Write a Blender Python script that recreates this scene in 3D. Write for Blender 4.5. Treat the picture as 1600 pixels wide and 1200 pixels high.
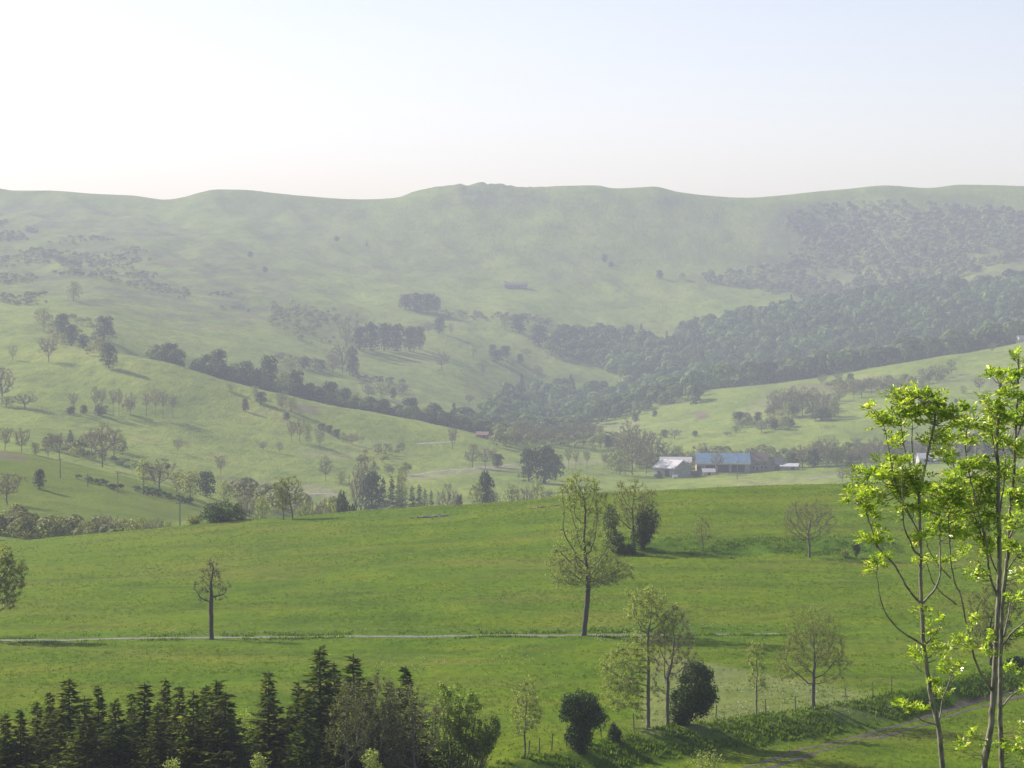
import bpy, math, random
import numpy as np
from mathutils import Vector, kdtree

for o in list(bpy.data.objects):
    bpy.data.objects.remove(o)
S = bpy.context.scene
COL = S.collection

# ------------------------------------------------------------------ camera, sky, sun, exposure
F = 3609.0            # focal length in pixels of the 1600 px wide photograph
HOR = 480.0           # eye level row in the photograph
cam = bpy.data.cameras.new('camera'); co = bpy.data.objects.new('camera', cam); COL.objects.link(co)
cam.sensor_width = 36.0; cam.lens = 36.0 * F / 1600.0
cam.shift_y = -(600.0 - HOR) / 1600.0
cam.clip_start = 0.5; cam.clip_end = 12000
co.location = (0, 0, 0); co.rotation_euler = (math.radians(90), 0, 0)
S.camera = co

SUN_EL = math.radians(33); SUN_AZ = math.radians(-56)       # azimuth from +Y, negative = towards -X
sdir = Vector((math.sin(SUN_AZ) * math.cos(SUN_EL), math.cos(SUN_AZ) * math.cos(SUN_EL), math.sin(SUN_EL)))
sun = bpy.data.lights.new('sun', 'SUN'); sun.energy = 5.0; sun.angle = math.radians(0.6); sun.color = (1.0, 0.93, 0.80)
so = bpy.data.objects.new('sun', sun); COL.objects.link(so)
so.rotation_euler = sdir.to_track_quat('Z', 'Y').to_euler()
so.location = sdir * 300

world = bpy.data.worlds.new("World"); S.world = world; world.use_nodes = True
wn = world.node_tree.nodes; wl = world.node_tree.links
bg = wn['Background']
sky = wn.new('ShaderNodeTexSky'); sky.sky_type = 'NISHITA'; sky.sun_disc = False
sky.sun_elevation = SUN_EL; sky.sun_rotation = SUN_AZ
sky.altitude = 1000; sky.air_density = 0.9; sky.dust_density = 1.4; sky.ozone_density = 1.2
warm_sky = wn.new('ShaderNodeMix'); warm_sky.data_type = 'RGBA'; warm_sky.blend_type = 'MULTIPLY'; warm_sky.inputs[0].default_value = 1.0
warm_sky.inputs[7].default_value = (1.26, 0.975, 0.85, 1)
wl.new(sky.outputs[0], warm_sky.inputs[6]); wl.new(warm_sky.outputs[2], bg.inputs[0]); bg.inputs[1].default_value = 0.115

S.view_settings.view_transform = 'Standard'; S.view_settings.look = 'None'
S.view_settings.gamma = 1.0; S.view_settings.use_curve_mapping = False
S.view_settings.exposure = 0.88
S.render.engine = 'CYCLES'
S.cycles.use_denoising = True
S.cycles.max_bounces = 6; S.cycles.diffuse_bounces = 3; S.cycles.glossy_bounces = 2
S.cycles.transmission_bounces = 4; S.cycles.transparent_max_bounces = 8; S.cycles.volume_bounces = 1
S.cycles.sample_clamp_indirect = 4.0
HAZE_DENSITY = 0.00026

# ------------------------------------------------------------------ small maths
def pchip(x, y, xi):
    """x (n), y (n, m), xi (k) -> (k, m), monotone cubic"""
    x = np.asarray(x, float); y = np.asarray(y, float)
    if y.ndim == 1: y = y[:, None]
    h = np.diff(x)[:, None]; d = np.diff(y, axis=0) / h
    m = np.zeros_like(y)
    w1 = 2 * h[1:] + h[:-1]; w2 = h[1:] + 2 * h[:-1]
    with np.errstate(divide='ignore', invalid='ignore'):
        mm = (w1 + w2) / (w1 / d[:-1] + w2 / d[1:])
    mm[(d[:-1] * d[1:]) <= 0] = 0
    m[1:-1] = np.nan_to_num(mm)
    m[0] = d[0]; m[-1] = d[-1]
    xi = np.asarray(xi, float)
    i = np.clip(np.searchsorted(x, xi) - 1, 0, len(x) - 2)
    hh = (x[i + 1] - x[i]); t = np.clip((xi - x[i]) / hh, 0, 1)[:, None]; hh = hh[:, None]
    t2 = t * t; t3 = t2 * t
    return (2*t3-3*t2+1)*y[i] + (t3-2*t2+t)*hh*m[i] + (-2*t3+3*t2)*y[i+1] + (t3-t2)*hh*m[i+1]

def hash2(ix, iy, seed):
    n = (ix.astype(np.int64) * 374761393 + iy.astype(np.int64) * 668265263 + seed * 1442695041) & 0x7fffffff
    n = ((n ^ (n >> 13)) * 1274126177) & 0x7fffffff
    n = (n ^ (n >> 16)) & 0xffff
    return n / 65535.0 * 2 - 1

def vnoise(x, y, seed):
    ix = np.floor(x); iy = np.floor(y); fx = x - ix; fy = y - iy
    fx = fx*fx*fx*(fx*(fx*6-15)+10); fy = fy*fy*fy*(fy*(fy*6-15)+10)
    a = hash2(ix, iy, seed); b = hash2(ix+1, iy, seed); c = hash2(ix, iy+1, seed); d = hash2(ix+1, iy+1, seed)
    return (a*(1-fx)+b*fx)*(1-fy) + (c*(1-fx)+d*fx)*fy

def fbm(x, y, seed, octs=4):
    s = 0; a = 1.0
    for k in range(octs):
        s = s + a * vnoise(x * 2**k + 17.3*k, y * 2**k + 5.1*k, seed + k); a *= 0.5
    return s

def sstep(a, b, x):
    t = np.clip((x - a) / (b - a), 0, 1); return t*t*(3-2*t)

# ------------------------------------------------------------------ terrain heights
# each station: distance, then (column, row) pairs ('r') or (column, height) pairs ('z')
ST = [
 (-80, 'z', [(0, 6)]), (0, 'z', [(0, -1.8)]), (25, 'z', [(0, -7)]), (45, 'z', [(0, -12.6)]), (80, 'z', [(0, -21)]),
 (120, 'z', [(0, -29)]), (150, 'z', [(0, -33)]), (165, 'z', [(0, -34.1), (1600, -34.3)]), (200, 'z', [(0, -35.2), (1600, -35.0)]),
 (230, 'z', [(0, -36.2), (1600, -35.8)]), (262, 'r', [(-400, 1003), (0, 1000), (500, 995), (900, 992.5), (1200, 990), (1600, 984)]),
 (340, 'r', [(-400, 905), (0, 903), (400, 890), (800, 872), (1000, 868), (1300, 869), (1600, 866)]),
 (352, 'r', [(-400, 898), (0, 895), (400, 878), (800, 855), (1000, 843), (1300, 842), (1600, 838)]),
 (430, 'r', [(-600, 875), (-400, 870), (0, 850), (200, 832), (400, 813), (600, 798), (800, 785), (900, 775), (1000, 768), (1100, 764), (1320, 759), (1600, 752), (2000, 745)]),
 (520, 'z', [(-400, -50), (0, -52.5), (200, -55), (400, -60), (600, -66), (800, -66), (1000, -60), (1200, -50), (1600, -46)]),
 (620, 'r', [(-400, 770), (0, 792), (200, 815), (400, 880), (600, 930), (800, 940), (1000, 905), (1200, 864), (1600, 840)]),
 (760, 'r', [(-400, 690), (0, 701), (100, 719), (200, 745), (300, 772), (400, 803), (600, 869), (800, 880), (1000, 870), (1200, 841), (1600, 820)]),
 (860, 'r', [(-400, 700), (0, 713), (200, 748), (400, 790), (600, 832), (800, 837), (1000, 838), (1200, 832), (1600, 800)]),
 (960, 'r', [(-400, 680), (0, 690), (200, 727), (400, 771), (600, 793), (800, 800), (1000, 800), (1200, 803), (1600, 780)]),
 (1100, 'r', [(-400, 640), (0, 655), (200, 685), (400, 725), (600, 747), (800, 758), (1000, 766), (1200, 759), (1400, 752), (1600, 745)]),
 (1250, 'r', [(-400, 600), (0, 605), (200, 628), (400, 668), (600, 703), (800, 725), (1000, 741), (1200, 737), (1400, 728), (1600, 715)]),
 (1400, 'r', [(-400, 548), (0, 548), (200, 555), (240, 562), (370, 598), (460, 619), (560, 640), (640, 655), (700, 668), (780, 685), (860, 700), (1000, 714), (1200, 704), (1400, 690), (1600, 670)]),
 (1520, 'r', [(-400, 525), (0, 528), (150, 543), (240, 585), (370, 627), (560, 670), (700, 690), (780, 692), (860, 692), (1000, 696), (1200, 672), (1400, 650), (1600, 625)]),
 (1650, 'r', [(-400, 500), (0, 505), (150, 517), (240, 548), (370, 583), (560, 637), (700, 668), (780, 682), (860, 686), (1000, 675), (1200, 645), (1400, 618), (1600, 590)]),
 (1900, 'r', [(-400, 460), (0, 470), (150, 478), (240, 500), (370, 530), (560, 580), (700, 610), (780, 640), (860, 668), (940, 650), (1050, 622), (1150, 605), (1300, 585), (1450, 561), (1600, 535), (2000, 500)]),
 (2050, 'r', [(-400, 450), (0, 455), (150, 460), (240, 480), (370, 505), (560, 548), (700, 575), (780, 610), (860, 650), (940, 652), (1050, 640), (1150, 625), (1300, 608), (1450, 585), (1600, 560), (2000, 520)]),
 (2300, 'r', [(-400, 425), (0, 430), (150, 433), (240, 450), (370, 470), (560, 508), (700, 533), (780, 552), (860, 575), (940, 588), (1050, 592), (1150, 583), (1300, 562), (1450, 540), (1600, 515), (2000, 490)]),
 (2600, 'r', [(-400, 395), (0, 398), (150, 402), (300, 416), (560, 462), (700, 479), (780, 489), (860, 502), (940, 518), (1050, 529), (1150, 510), (1270, 492), (1450, 478), (1600, 462), (2000, 440)]),
 (2850, 'r', [(-400, 365), (0, 370), (300, 385), (560, 430), (700, 446), (860, 456), (940, 462), (1050, 468), (1150, 470), (1270, 474), (1450, 446), (1600, 418), (2000, 400)]),
 (3100, 'r', [(-400, 340), (0, 345), (300, 357), (560, 385), (700, 395), (860, 405), (1000, 412), (1150, 425), (1270, 430), (1450, 398), (1600, 382), (2000, 370)]),
 (3300, 'r', [(-400, 316), (0, 320), (300, 330), (560, 346), (700, 338), (860, 342), (1000, 348), (1150, 362), (1270, 362), (1450, 340), (1600, 333), (2000, 328)]),
 (3500, 'r', [(-600, 292), (-200, 290), (0, 295), (20, 298), (80, 298.5), (150, 303), (200, 305), (240, 311), (258, 313), (290, 308), (310, 302), (340, 296.5), (380, 297), (430, 302), (470, 306), (565, 312), (620, 309), (650, 299), (680, 293), (708, 290.5), (718, 288.5), (733, 291.5), (748, 288.5), (790, 292), (830, 294), (870, 291.5), (930, 290), (960, 294.5), (1000, 293), (1020, 292), (1060, 300), (1110, 306), (1165, 309), (1220, 305), (1260, 301), (1320, 296), (1385, 290), (1450, 294), (1500, 289), (1520, 289), (1600, 291), (1900, 296), (2200, 290)]),
]
UG = np.concatenate([np.arange(-1500, -240, 60), np.arange(-240, 1846, 6.0), np.arange(1860, 3160, 60)])
def geo(a, b, r):
    out = [a]
    while out[-1] * r < b: out.append(out[-1] * r)
    return out
YG = np.array(list(np.arange(-80, 150, 5.0)) + list(np.arange(150, 450, 1.0)) + geo(450, 1900, 1.0055) + geo(1900, 3560, 1.0055) + geo(3560, 6500, 1.05) + [6600])
FENCE_U = [500, 650, 820, 1000, 1270, 1400, 1560, 2000, 2600]; FENCE_Y = [150, 163, 176, 189, 203, 211, 229, 262, 280]
def fence_y(u): return np.interp(u, FENCE_U, FENCE_Y)

def build_heights():
    rows = []; ys = []
    for (y, kind, prs) in ST:
        us = np.array([p[0] for p in prs], float); v = np.array([p[1] for p in prs], float)
        z = v if kind == 'z' else -(v - HOR) / F * y
        if len(us) == 1: zz = np.full(len(UG), z[0])
        else: zz = pchip(us, z, np.clip(UG, us[0], us[-1]))[:, 0]
        rows.append(zz); ys.append(y)
    ridge = rows[-1]
    rows += [ridge - 22, ridge - 120, ridge - 260, ridge*0 - 140]; ys += [3700, 4200, 5200, 6600]
    Z = pchip(ys, np.array(rows), YG)
    X = (UG[None, :] - 800) / F * np.maximum(YG, 150)[:, None]
    Yb = np.repeat(YG[:, None], len(UG), 1)
    U = np.repeat(UG[None, :], len(YG), 0)
    # bank under the lower fence
    fy = fence_y(U)
    w = sstep(560, 760, U)
    Z = Z - w * 1.7 * sstep(-0.5, 8.5, fy - Yb) * (1 - sstep(60, 110, fy - Yb))
    # relief
    near = sstep(140, 180, Yb) * (1 - sstep(440, 620, Yb))
    Z = Z + near * (0.16 * fbm(X/14, Yb/14, 3, 3) + 0.07 * fbm(X/3, Yb/3, 9, 2))
    bankm = sstep(900, 980, U) * (1 - sstep(1380, 1440, U)) * np.exp(-((Yb - 346) / 7.0)**2)
    Z = Z + bankm * (0.45 * fbm(X/3.5, Yb/3.5, 31, 3))
    mid = sstep(520, 700, Yb) * (1 - sstep(1900, 2300, Yb))
    Z = Z + mid * (1.3 * fbm(X/55, Yb/75, 5, 3) + 0.35 * fbm(X/14, Yb/16, 15, 2))
    far = sstep(1900, 2500, Yb) * (1 - 0.92 * sstep(3330, 3490, Yb))
    g = fbm(X/150 + 0.35*Yb/150, Yb/420, 12, 4)
    Z = Z + far * (8.0 * (0.5 - np.abs(g)) + 2.6 * fbm(X/60, Yb/90, 7, 3) + 0.6 * fbm(X/16, Yb/22, 77, 2))
    rock = np.exp(-((U - 770) / 75.0)**2) * np.exp(-((Yb - 3470) / 80.0)**2)
    Z = Z + rock * 3.6 * np.abs(fbm(X/14, Yb/18, 21, 3))
    return X, Yb, U, Z
TX, TY, TU, TZ = build_heights()

def H(x, y):
    """terrain height at x, y (scalars or arrays), exactly on the mesh's grid"""
    x = np.asarray(x, float); y = np.asarray(y, float)
    u = 800 + F * x / np.maximum(y, 150)
    i = np.clip(np.searchsorted(YG, y) - 1, 0, len(YG) - 2); j = np.clip(np.searchsorted(UG, u) - 1, 0, len(UG) - 2)
    a = np.clip((y - YG[i]) / (YG[i+1] - YG[i]), 0, 1); b = np.clip((u - UG[j]) / (UG[j+1] - UG[j]), 0, 1)
    return (TZ[i, j]*(1-b) + TZ[i, j+1]*b)*(1-a) + (TZ[i+1, j]*(1-b) + TZ[i+1, j+1]*b)*a
def uX(u, y): return (u - 800) / F * y
def rowof(z, y): return HOR - z / y * F
def zrow(v, y): return -(v - HOR) / F * y
def locate(u, v, ymin=155, ymax=3600):
    ys = YG[(YG >= ymin) & (YG <= ymax)]
    r = rowof(H(uX(u, ys), ys), ys)
    k = np.nonzero(r <= v)[0]
    if len(k) == 0: return float(ys[-1])
    k = int(k[0])
    if k == 0: return float(ys[0])
    t = (r[k-1] - v) / max(r[k-1] - r[k], 1e-6)
    return float(ys[k-1] + t * (ys[k] - ys[k-1]))

# ------------------------------------------------------------------ mesh helpers
def mesh(name, V, Fq, mat=None, parent=None, smooth=False, link=True, attr=None):
    V = np.asarray(V, np.float32).reshape(-1, 3)
    me = bpy.data.meshes.new(name)
    if isinstance(Fq, np.ndarray):
        n, k = Fq.shape
        me.vertices.add(len(V)); me.vertices.foreach_set('co', V.ravel())
        me.loops.add(n*k); me.loops.foreach_set('vertex_index', Fq.astype(np.int32).ravel())
        me.polygons.add(n); me.polygons.foreach_set('loop_start', np.arange(0, n*k, k, dtype=np.int32))
        me.polygons.foreach_set('loop_total', np.full(n, k, dtype=np.int32))
        me.update(calc_edges=True)
    else:
        me.from_pydata([tuple(v) for v in V], [], Fq); me.update()
    me.polygons.foreach_set('use_smooth', np.full(len(me.polygons), smooth, dtype=bool))
    if mat: me.materials.append(mat)
    if attr:
        for an, arr in attr.items():
            a = me.attributes.new(an, 'FLOAT', 'POINT'); a.data.foreach_set('value', np.asarray(arr, np.float32))
    if not link: return me
    o = bpy.data.objects.new(name, me); COL.objects.link(o)
    if parent: o.parent = parent
    return o

def tag(o, label=None, cat=None, group=None, kind=None):
    if label: 
        o['label'] = label
        assert 4 <= len(label.split()) <= 16, label
    if cat: o['category'] = cat
    if group: o['group'] = group
    if kind: o['kind'] = kind
    return o
def thing(name, label, cat, loc=(0, 0, 0), rz=0, group=None, scale=None):
    o = bpy.data.objects.new(name, None); COL.objects.link(o); o.empty_display_size = 0.2
    o.location = loc; o.rotation_euler = (0, 0, rz)
    if scale: o.scale = scale
    return tag(o, label, cat, group)
def child(name, me, parent):
    o = bpy.data.objects.new(name, me); COL.objects.link(o); o.parent = parent; return o

class MB:
    def __init__(s): s.v = []; s.f = []
    def box(s, x0, x1, y0, y1, z0, z1):
        b = len(s.v)
        s.v += [(x0,y0,z0),(x1,y0,z0),(x1,y1,z0),(x0,y1,z0),(x0,y0,z1),(x1,y0,z1),(x1,y1,z1),(x0,y1,z1)]
        s.f += [tuple(b+i for i in q) for q in ((0,3,2,1),(4,5,6,7),(0,1,5,4),(1,2,6,5),(2,3,7,6),(3,0,4,7))]
        return s
    def poly(s, pts, faces):
        b = len(s.v); s.v += [tuple(p) for p in pts]; s.f += [tuple(b+i for i in q) for q in faces]; return s
    def build(s, name, mat, parent=None): return mesh(name, s.v, s.f, mat, parent)

def prisms(p0, p1, r0, r1, k):
    """tapered k-sided prisms, arrays"""
    p0 = np.asarray(p0, float); p1 = np.asarray(p1, float); r0 = np.asarray(r0, float); r1 = np.asarray(r1, float)
    n = len(p0)
    d = p1 - p0; L = np.linalg.norm(d, axis=1, keepdims=True); d = d / np.maximum(L, 1e-9)
    ref = np.where(np.abs(d[:, 2:3]) > 0.9, np.array([[1.0, 0, 0]]), np.array([[0, 0, 1.0]]))
    a = np.cross(d, ref); a /= np.maximum(np.linalg.norm(a, axis=1, keepdims=True), 1e-9); b = np.cross(d, a)
    an = np.arange(k) / k * 2 * np.pi
    ring = a[:, None, :] * np.cos(an)[None, :, None] + b[:, None, :] * np.sin(an)[None, :, None]
    V = np.concatenate([p0[:, None] + ring * r0[:, None, None], p1[:, None] + ring * r1[:, None, None]], 1)
    i = np.arange(k); q = np.stack([i, (i+1) % k, (i+1) % k + k, i + k], 1)
    Fq = (np.arange(n) * 2 * k)[:, None, None] + q[None]
    return V.reshape(-1, 3), Fq.reshape(-1, 4)

def merge(parts):
    Vs = []; Fs = []; o = 0
    for V, Fq in parts:
        if len(V) == 0: continue
        Vs.append(V); Fs.append(Fq + o); o += len(V)
    return np.concatenate(Vs), np.concatenate(Fs)

def cards(P, N, size, rng, aspect=0.6, fold=0.0):
    """leaf quads centred at P with normals N (unit-ish), size array"""
    n = len(P)
    N = N / np.maximum(np.linalg.norm(N, axis=1, keepdims=True), 1e-9)
    r = rng.normal(size=(n, 3)); a = np.cross(N, r); a /= np.maximum(np.linalg.norm(a, axis=1, keepdims=True), 1e-9)
    b = np.cross(N, a)
    s = (np.asarray(size) * np.ones(n))[:, None]
    l = a * s * 0.5; w = b * s * 0.5 * aspect
    f = N * s * fold
    V = np.stack([P - l, P + w*1.0 - l*0.1 + f, P + l, P - w*1.0 - l*0.1 + f], 1)
    Fq = np.arange(n * 4).reshape(n, 4)
    return V.reshape(-1, 3), Fq

def rnd_dirs(rng, n):
    v = rng.normal(size=(n, 3)); return v / np.linalg.norm(v, axis=1, keepdims=True)

# ------------------------------------------------------------------ materials
def nmat(name):
    m = bpy.data.materials.new(name); m.use_nodes = True
    nt = m.node_tree; nt.nodes.clear()
    return m, nt, nt.nodes.new('ShaderNodeOutputMaterial')
def N(nt, t, **kw):
    n = nt.nodes.new(t)
    for k, v in kw.items():
        if k in n.inputs: n.inputs[k].default_value = v
        else: setattr(n, k, v)
    return n
def ramp(nt, fac, stops):
    r = nt.nodes.new('ShaderNodeValToRGB'); e = r.color_ramp.elements
    while len(e) < len(stops): e.new(0.5)
    for i, (p, c) in enumerate(stops): e[i].position = p; e[i].color = (c[0], c[1], c[2], 1)
    nt.links.new(fac, r.inputs[0]); return r.outputs[0]
def mixc(nt, fac, a, b, mode='MIX'):
    m = nt.nodes.new('ShaderNodeMix'); m.data_type = 'RGBA'; m.blend_type = mode
    for i, v in ((0, fac), (6, a), (7, b)):
        if isinstance(v, (int, float)): m.inputs[i].default_value = v
        elif isinstance(v, tuple): m.inputs[i].default_value = (v[0], v[1], v[2], 1)
        else: nt.links.new(v, m.inputs[i])
    return m.outputs[2]
def math_(nt, op, a, b=None, clamp=False):
    m = nt.nodes.new('ShaderNodeMath'); m.operation = op; m.use_clamp = clamp
    for i, v in ((0, a), (1, b)):
        if v is None: continue
        if isinstance(v, (int, float)): m.inputs[i].default_value = v
        else: nt.links.new(v, m.inputs[i])
    return m.outputs[0]

def leaf_mat(name, stops, transl=0.45, tcol=1.6, rough=0.5, spec=0.3, tree_var=0.25, tint=False, warm=(0.12, 0.10, 0.03)):
    m, nt, out = nmat(name)
    g = N(nt, 'ShaderNodeNewGeometry')
    c = ramp(nt, g.outputs['Random Per Island'], stops)
    if tint:
        a = N(nt, 'ShaderNodeAttribute'); a.attribute_name = 'tint'; rv = a.outputs['Fac']
    else:
        oi = N(nt, 'ShaderNodeObjectInfo'); rv = oi.outputs['Random']
    k = math_(nt, 'MULTIPLY_ADD', rv, 2 * tree_var); nt.nodes[-1].inputs[2].default_value = 1 - tree_var
    hv = N(nt, 'ShaderNodeHueSaturation'); nt.links.new(c, hv.inputs['Color']); nt.links.new(k, hv.inputs['Value'])
    rw = math_(nt, 'FRACT', math_(nt, 'MULTIPLY', rv, 7.13))
    c2 = mixc(nt, math_(nt, 'MULTIPLY', rw, 0.35), hv.outputs[0], warm)
    p = N(nt, 'ShaderNodeBsdfPrincipled'); p.inputs['Roughness'].default_value = rough
    p.inputs['Specular IOR Level'].default_value = spec
    nt.links.new(c2, p.inputs['Base Color'])
    t = N(nt, 'ShaderNodeBsdfTranslucent')
    tc = mixc(nt, 1.0, c2, (tcol, tcol, tcol * 0.55), 'MULTIPLY'); nt.links.new(tc, t.inputs['Color'])
    mx = N(nt, 'ShaderNodeMixShader'); mx.inputs[0].default_value = transl
    nt.links.new(p.outputs[0], mx.inputs[1]); nt.links.new(t.outputs[0], mx.inputs[2]); nt.links.new(mx.outputs[0], out.inputs[0])
    return m

def solid(name, c1, c2, scale=2.0, rough=0.8, metallic=0.0, bump=0.0, detail=6, stretch=(1, 1, 1)):
    m, nt, out = nmat(name)
    tc = N(nt, 'ShaderNodeTexCoord'); mp = N(nt, 'ShaderNodeMapping'); mp.inputs['Scale'].default_value = stretch
    nt.links.new(tc.outputs['Object'], mp.inputs[0])
    no = N(nt, 'ShaderNodeTexNoise'); no.inputs['Scale'].default_value = scale; no.inputs['Detail'].default_value = detail
    nt.links.new(mp.outputs[0], no.inputs['Vector'])
    c = ramp(nt, no.outputs[0], [(0.35, c1), (0.65, c2)])
    p = N(nt, 'ShaderNodeBsdfPrincipled'); p.inputs['Roughness'].default_value = rough; p.inputs['Metallic'].default_value = metallic
    nt.links.new(c, p.inputs['Base Color'])
    if bump:
        b = N(nt, 'ShaderNodeBump'); b.inputs['Strength'].default_value = bump; b.inputs['Distance'].default_value = 0.02
        nt.links.new(no.outputs[0], b.inputs['Height']); nt.links.new(b.outputs[0], p.inputs['Normal'])
    nt.links.new(p.outputs[0], out.inputs[0])
    return m

def terrain_mat():
    m, nt, out = nmat('grassland')
    g = N(nt, 'ShaderNodeNewGeometry')
    def noise(scale, detail=5, stretch=(1, 1, 1), rough=0.55, loc=(0, 0, 0)):
        mp = N(nt, 'ShaderNodeMapping'); mp.inputs['Scale'].default_value = stretch; mp.inputs['Location'].default_value = loc
        nt.links.new(g.outputs['Position'], mp.inputs[0])
        n = N(nt, 'ShaderNodeTexNoise'); n.inputs['Scale'].default_value = scale; n.inputs['Detail'].default_value = detail
        n.inputs['Roughness'].default_value = rough
        nt.links.new(mp.outputs[0], n.inputs['Vector']); return n.outputs[0]
    def at(n):
        a = N(nt, 'ShaderNodeAttribute'); a.attribute_name = n; return a.outputs['Fac']
    big = noise(0.02, 4); med = noise(0.11, 6, (1, 0.55, 1)); fine = noise(1.1, 6, (1, 0.5, 1), 0.7); vfine = noise(4.5, 4, (1, 0.6, 1), 0.7)
    base = ramp(nt, med, [(0.30, (0.056, 0.110, 0.001)), (0.47, (0.080, 0.140, 0.002)), (0.60, (0.101, 0.155, 0.002)), (0.74, (0.134, 0.162, 0.006))])
    base = mixc(nt, math_(nt, 'MULTIPLY', ramp(nt, big, [(0.42, (0, 0, 0)), (0.6, (1, 1, 1))]), 0.5), base, (0.110, 0.163, 0.003))
    dry = noise(0.06, 7, (0.5, 1.2, 1), 0.66, (31, 4, 0))
    base = mixc(nt, math_(nt, 'MULTIPLY', ramp(nt, dry, [(0.48, (0, 0, 0)), (0.66, (1, 1, 1))]), 0.75), base, (0.138, 0.145, 0.022))
    base = mixc(nt, math_(nt, 'MULTIPLY', ramp(nt, noise(0.09, 6, (0.45, 1.3, 1), 0.7, (3, 84, 0)), [(0.50, (0, 0, 0)), (0.64, (1, 1, 1))]), 0.7), base, (0.056, 0.100, 0.005))
    base = mixc(nt, math_(nt, 'MULTIPLY', ramp(nt, noise(0.045, 6, (0.4, 1.0, 1), 0.7, (66, 21, 0)), [(0.52, (0, 0, 0)), (0.68, (1, 1, 1))]), 0.6), base, (0.135, 0.168, 0.004))
    base = mixc(nt, 1.0, base, ramp(nt, fine, [(0.3, (0.66, 0.70, 0.66)), (0.55, (1.02, 1.02, 1.0)), (0.75, (1.3, 1.22, 1.25))]), 'MULTIPLY')
    base = mixc(nt, 1.0, base, ramp(nt, vfine, [(0.3, (0.72, 0.75, 0.7)), (0.6, (1.08, 1.08, 1.08)), (0.8, (1.3, 1.25, 1.3))]), 'MULTIPLY')
    # valley and far pastures
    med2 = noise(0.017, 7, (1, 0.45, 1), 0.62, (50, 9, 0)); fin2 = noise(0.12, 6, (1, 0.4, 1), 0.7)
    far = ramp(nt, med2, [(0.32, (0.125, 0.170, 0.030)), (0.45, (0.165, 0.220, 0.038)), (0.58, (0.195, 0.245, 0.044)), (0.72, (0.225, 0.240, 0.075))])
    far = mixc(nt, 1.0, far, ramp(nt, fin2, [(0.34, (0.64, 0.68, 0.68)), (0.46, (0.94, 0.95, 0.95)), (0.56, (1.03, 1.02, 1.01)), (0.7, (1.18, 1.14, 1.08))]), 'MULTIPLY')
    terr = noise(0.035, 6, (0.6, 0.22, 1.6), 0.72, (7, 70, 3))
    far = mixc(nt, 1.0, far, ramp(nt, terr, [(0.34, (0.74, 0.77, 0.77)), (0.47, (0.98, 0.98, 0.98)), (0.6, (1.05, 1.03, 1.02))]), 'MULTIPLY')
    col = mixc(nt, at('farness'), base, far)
    heath = ramp(nt, noise(0.05, 7, (1, 0.5, 1), 0.7), [(0.35, (0.065, 0.080, 0.040)), (0.5, (0.11, 0.125, 0.050)), (0.65, (0.16, 0.15, 0.085))])
    hm = math_(nt, 'MULTIPLY', at('heath'), ramp(nt, noise(0.03, 8, (1, 0.35, 1), 0.7, (3, 3, 3)), [(0.40, (0, 0, 0)), (0.58, (1, 1, 1))]))
    col = mixc(nt, hm, col, heath)
    lush = ramp(nt, fine, [(0.3, (0.034, 0.082, 0.006)), (0.6, (0.068, 0.135, 0.010))])
    col = mixc(nt, at('lush'), col, lush)
    pale = ramp(nt, fin2, [(0.3, (0.15, 0.16, 0.07)), (0.6, (0.25, 0.245, 0.14))])
    col = mixc(nt, at('pale'), col, pale)
    col = mixc(nt, at('soil'), col, ramp(nt, fin2, [(0.3, (0.10, 0.075, 0.06)), (0.6, (0.17, 0.13, 0.10))]))
    p = N(nt, 'ShaderNodeBsdfPrincipled'); p.inputs['Roughness'].default_value = 0.9; p.inputs['Specular IOR Level'].default_value = 0.04
    nt.links.new(col, p.inputs['Base Color'])
    b = N(nt, 'ShaderNodeBump'); b.inputs['Strength'].default_value = 0.7; b.inputs['Distance'].default_value = 0.35
    hsum = math_(nt, 'ADD', fine, math_(nt, 'MULTIPLY', vfine, 0.35)); nt.links.new(hsum, b.inputs['Height'])
    b2 = N(nt, 'ShaderNodeBump'); b2.inputs['Strength'].default_value = 0.8; b2.inputs['Distance'].default_value = 2.5
    nt.links.new(math_(nt, 'MULTIPLY', fin2, at('farness')), b2.inputs['Height']); nt.links.new(b.outputs[0], b2.inputs['Normal'])
    nt.links.new(b2.outputs[0], p.inputs['Normal'])
    nt.links.new(p.outputs[0], out.inputs[0])
    return m

M_TERRAIN = terrain_mat()
M_DENSE = leaf_mat('dense_leaves', [(0, (0.018, 0.036, 0.012)), (0.6, (0.035, 0.060, 0.018)), (1, (0.07, 0.11, 0.03))], 0.3, 1.5, spec=0.15, warm=(0.05, 0.07, 0.02))
M_DARKSHRUB = leaf_mat('dark_glossy_leaves', [(0, (0.014, 0.036, 0.008)), (0.7, (0.030, 0.066, 0.012)), (1, (0.10, 0.15, 0.04))], 0.3, 1.6, rough=0.5, spec=0.2, tree_var=0.1, warm=(0.025, 0.05, 0.012))
M_OLIVE = leaf_mat('spring_leaves', [(0, (0.095, 0.125, 0.034)), (0.6, (0.16, 0.195, 0.050)), (1, (0.25, 0.28, 0.09))], 0.55, 1.7, spec=0.2, warm=(0.14, 0.145, 0.06))
M_LIGHT = leaf_mat('light_green_leaves', [(0, (0.075, 0.12, 0.018)), (0.6, (0.13, 0.20, 0.03)), (1, (0.28, 0.33, 0.10))], 0.5, 1.9, tree_var=0.1, warm=(0.14, 0.19, 0.03))
M_BARE = leaf_mat('budding_twigs', [(0, (0.13, 0.12, 0.085)), (0.6, (0.21, 0.195, 0.13)), (1, (0.28, 0.28, 0.15))], 0.45, 1.4, spec=0.1, warm=(0.16, 0.14, 0.11))
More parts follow.
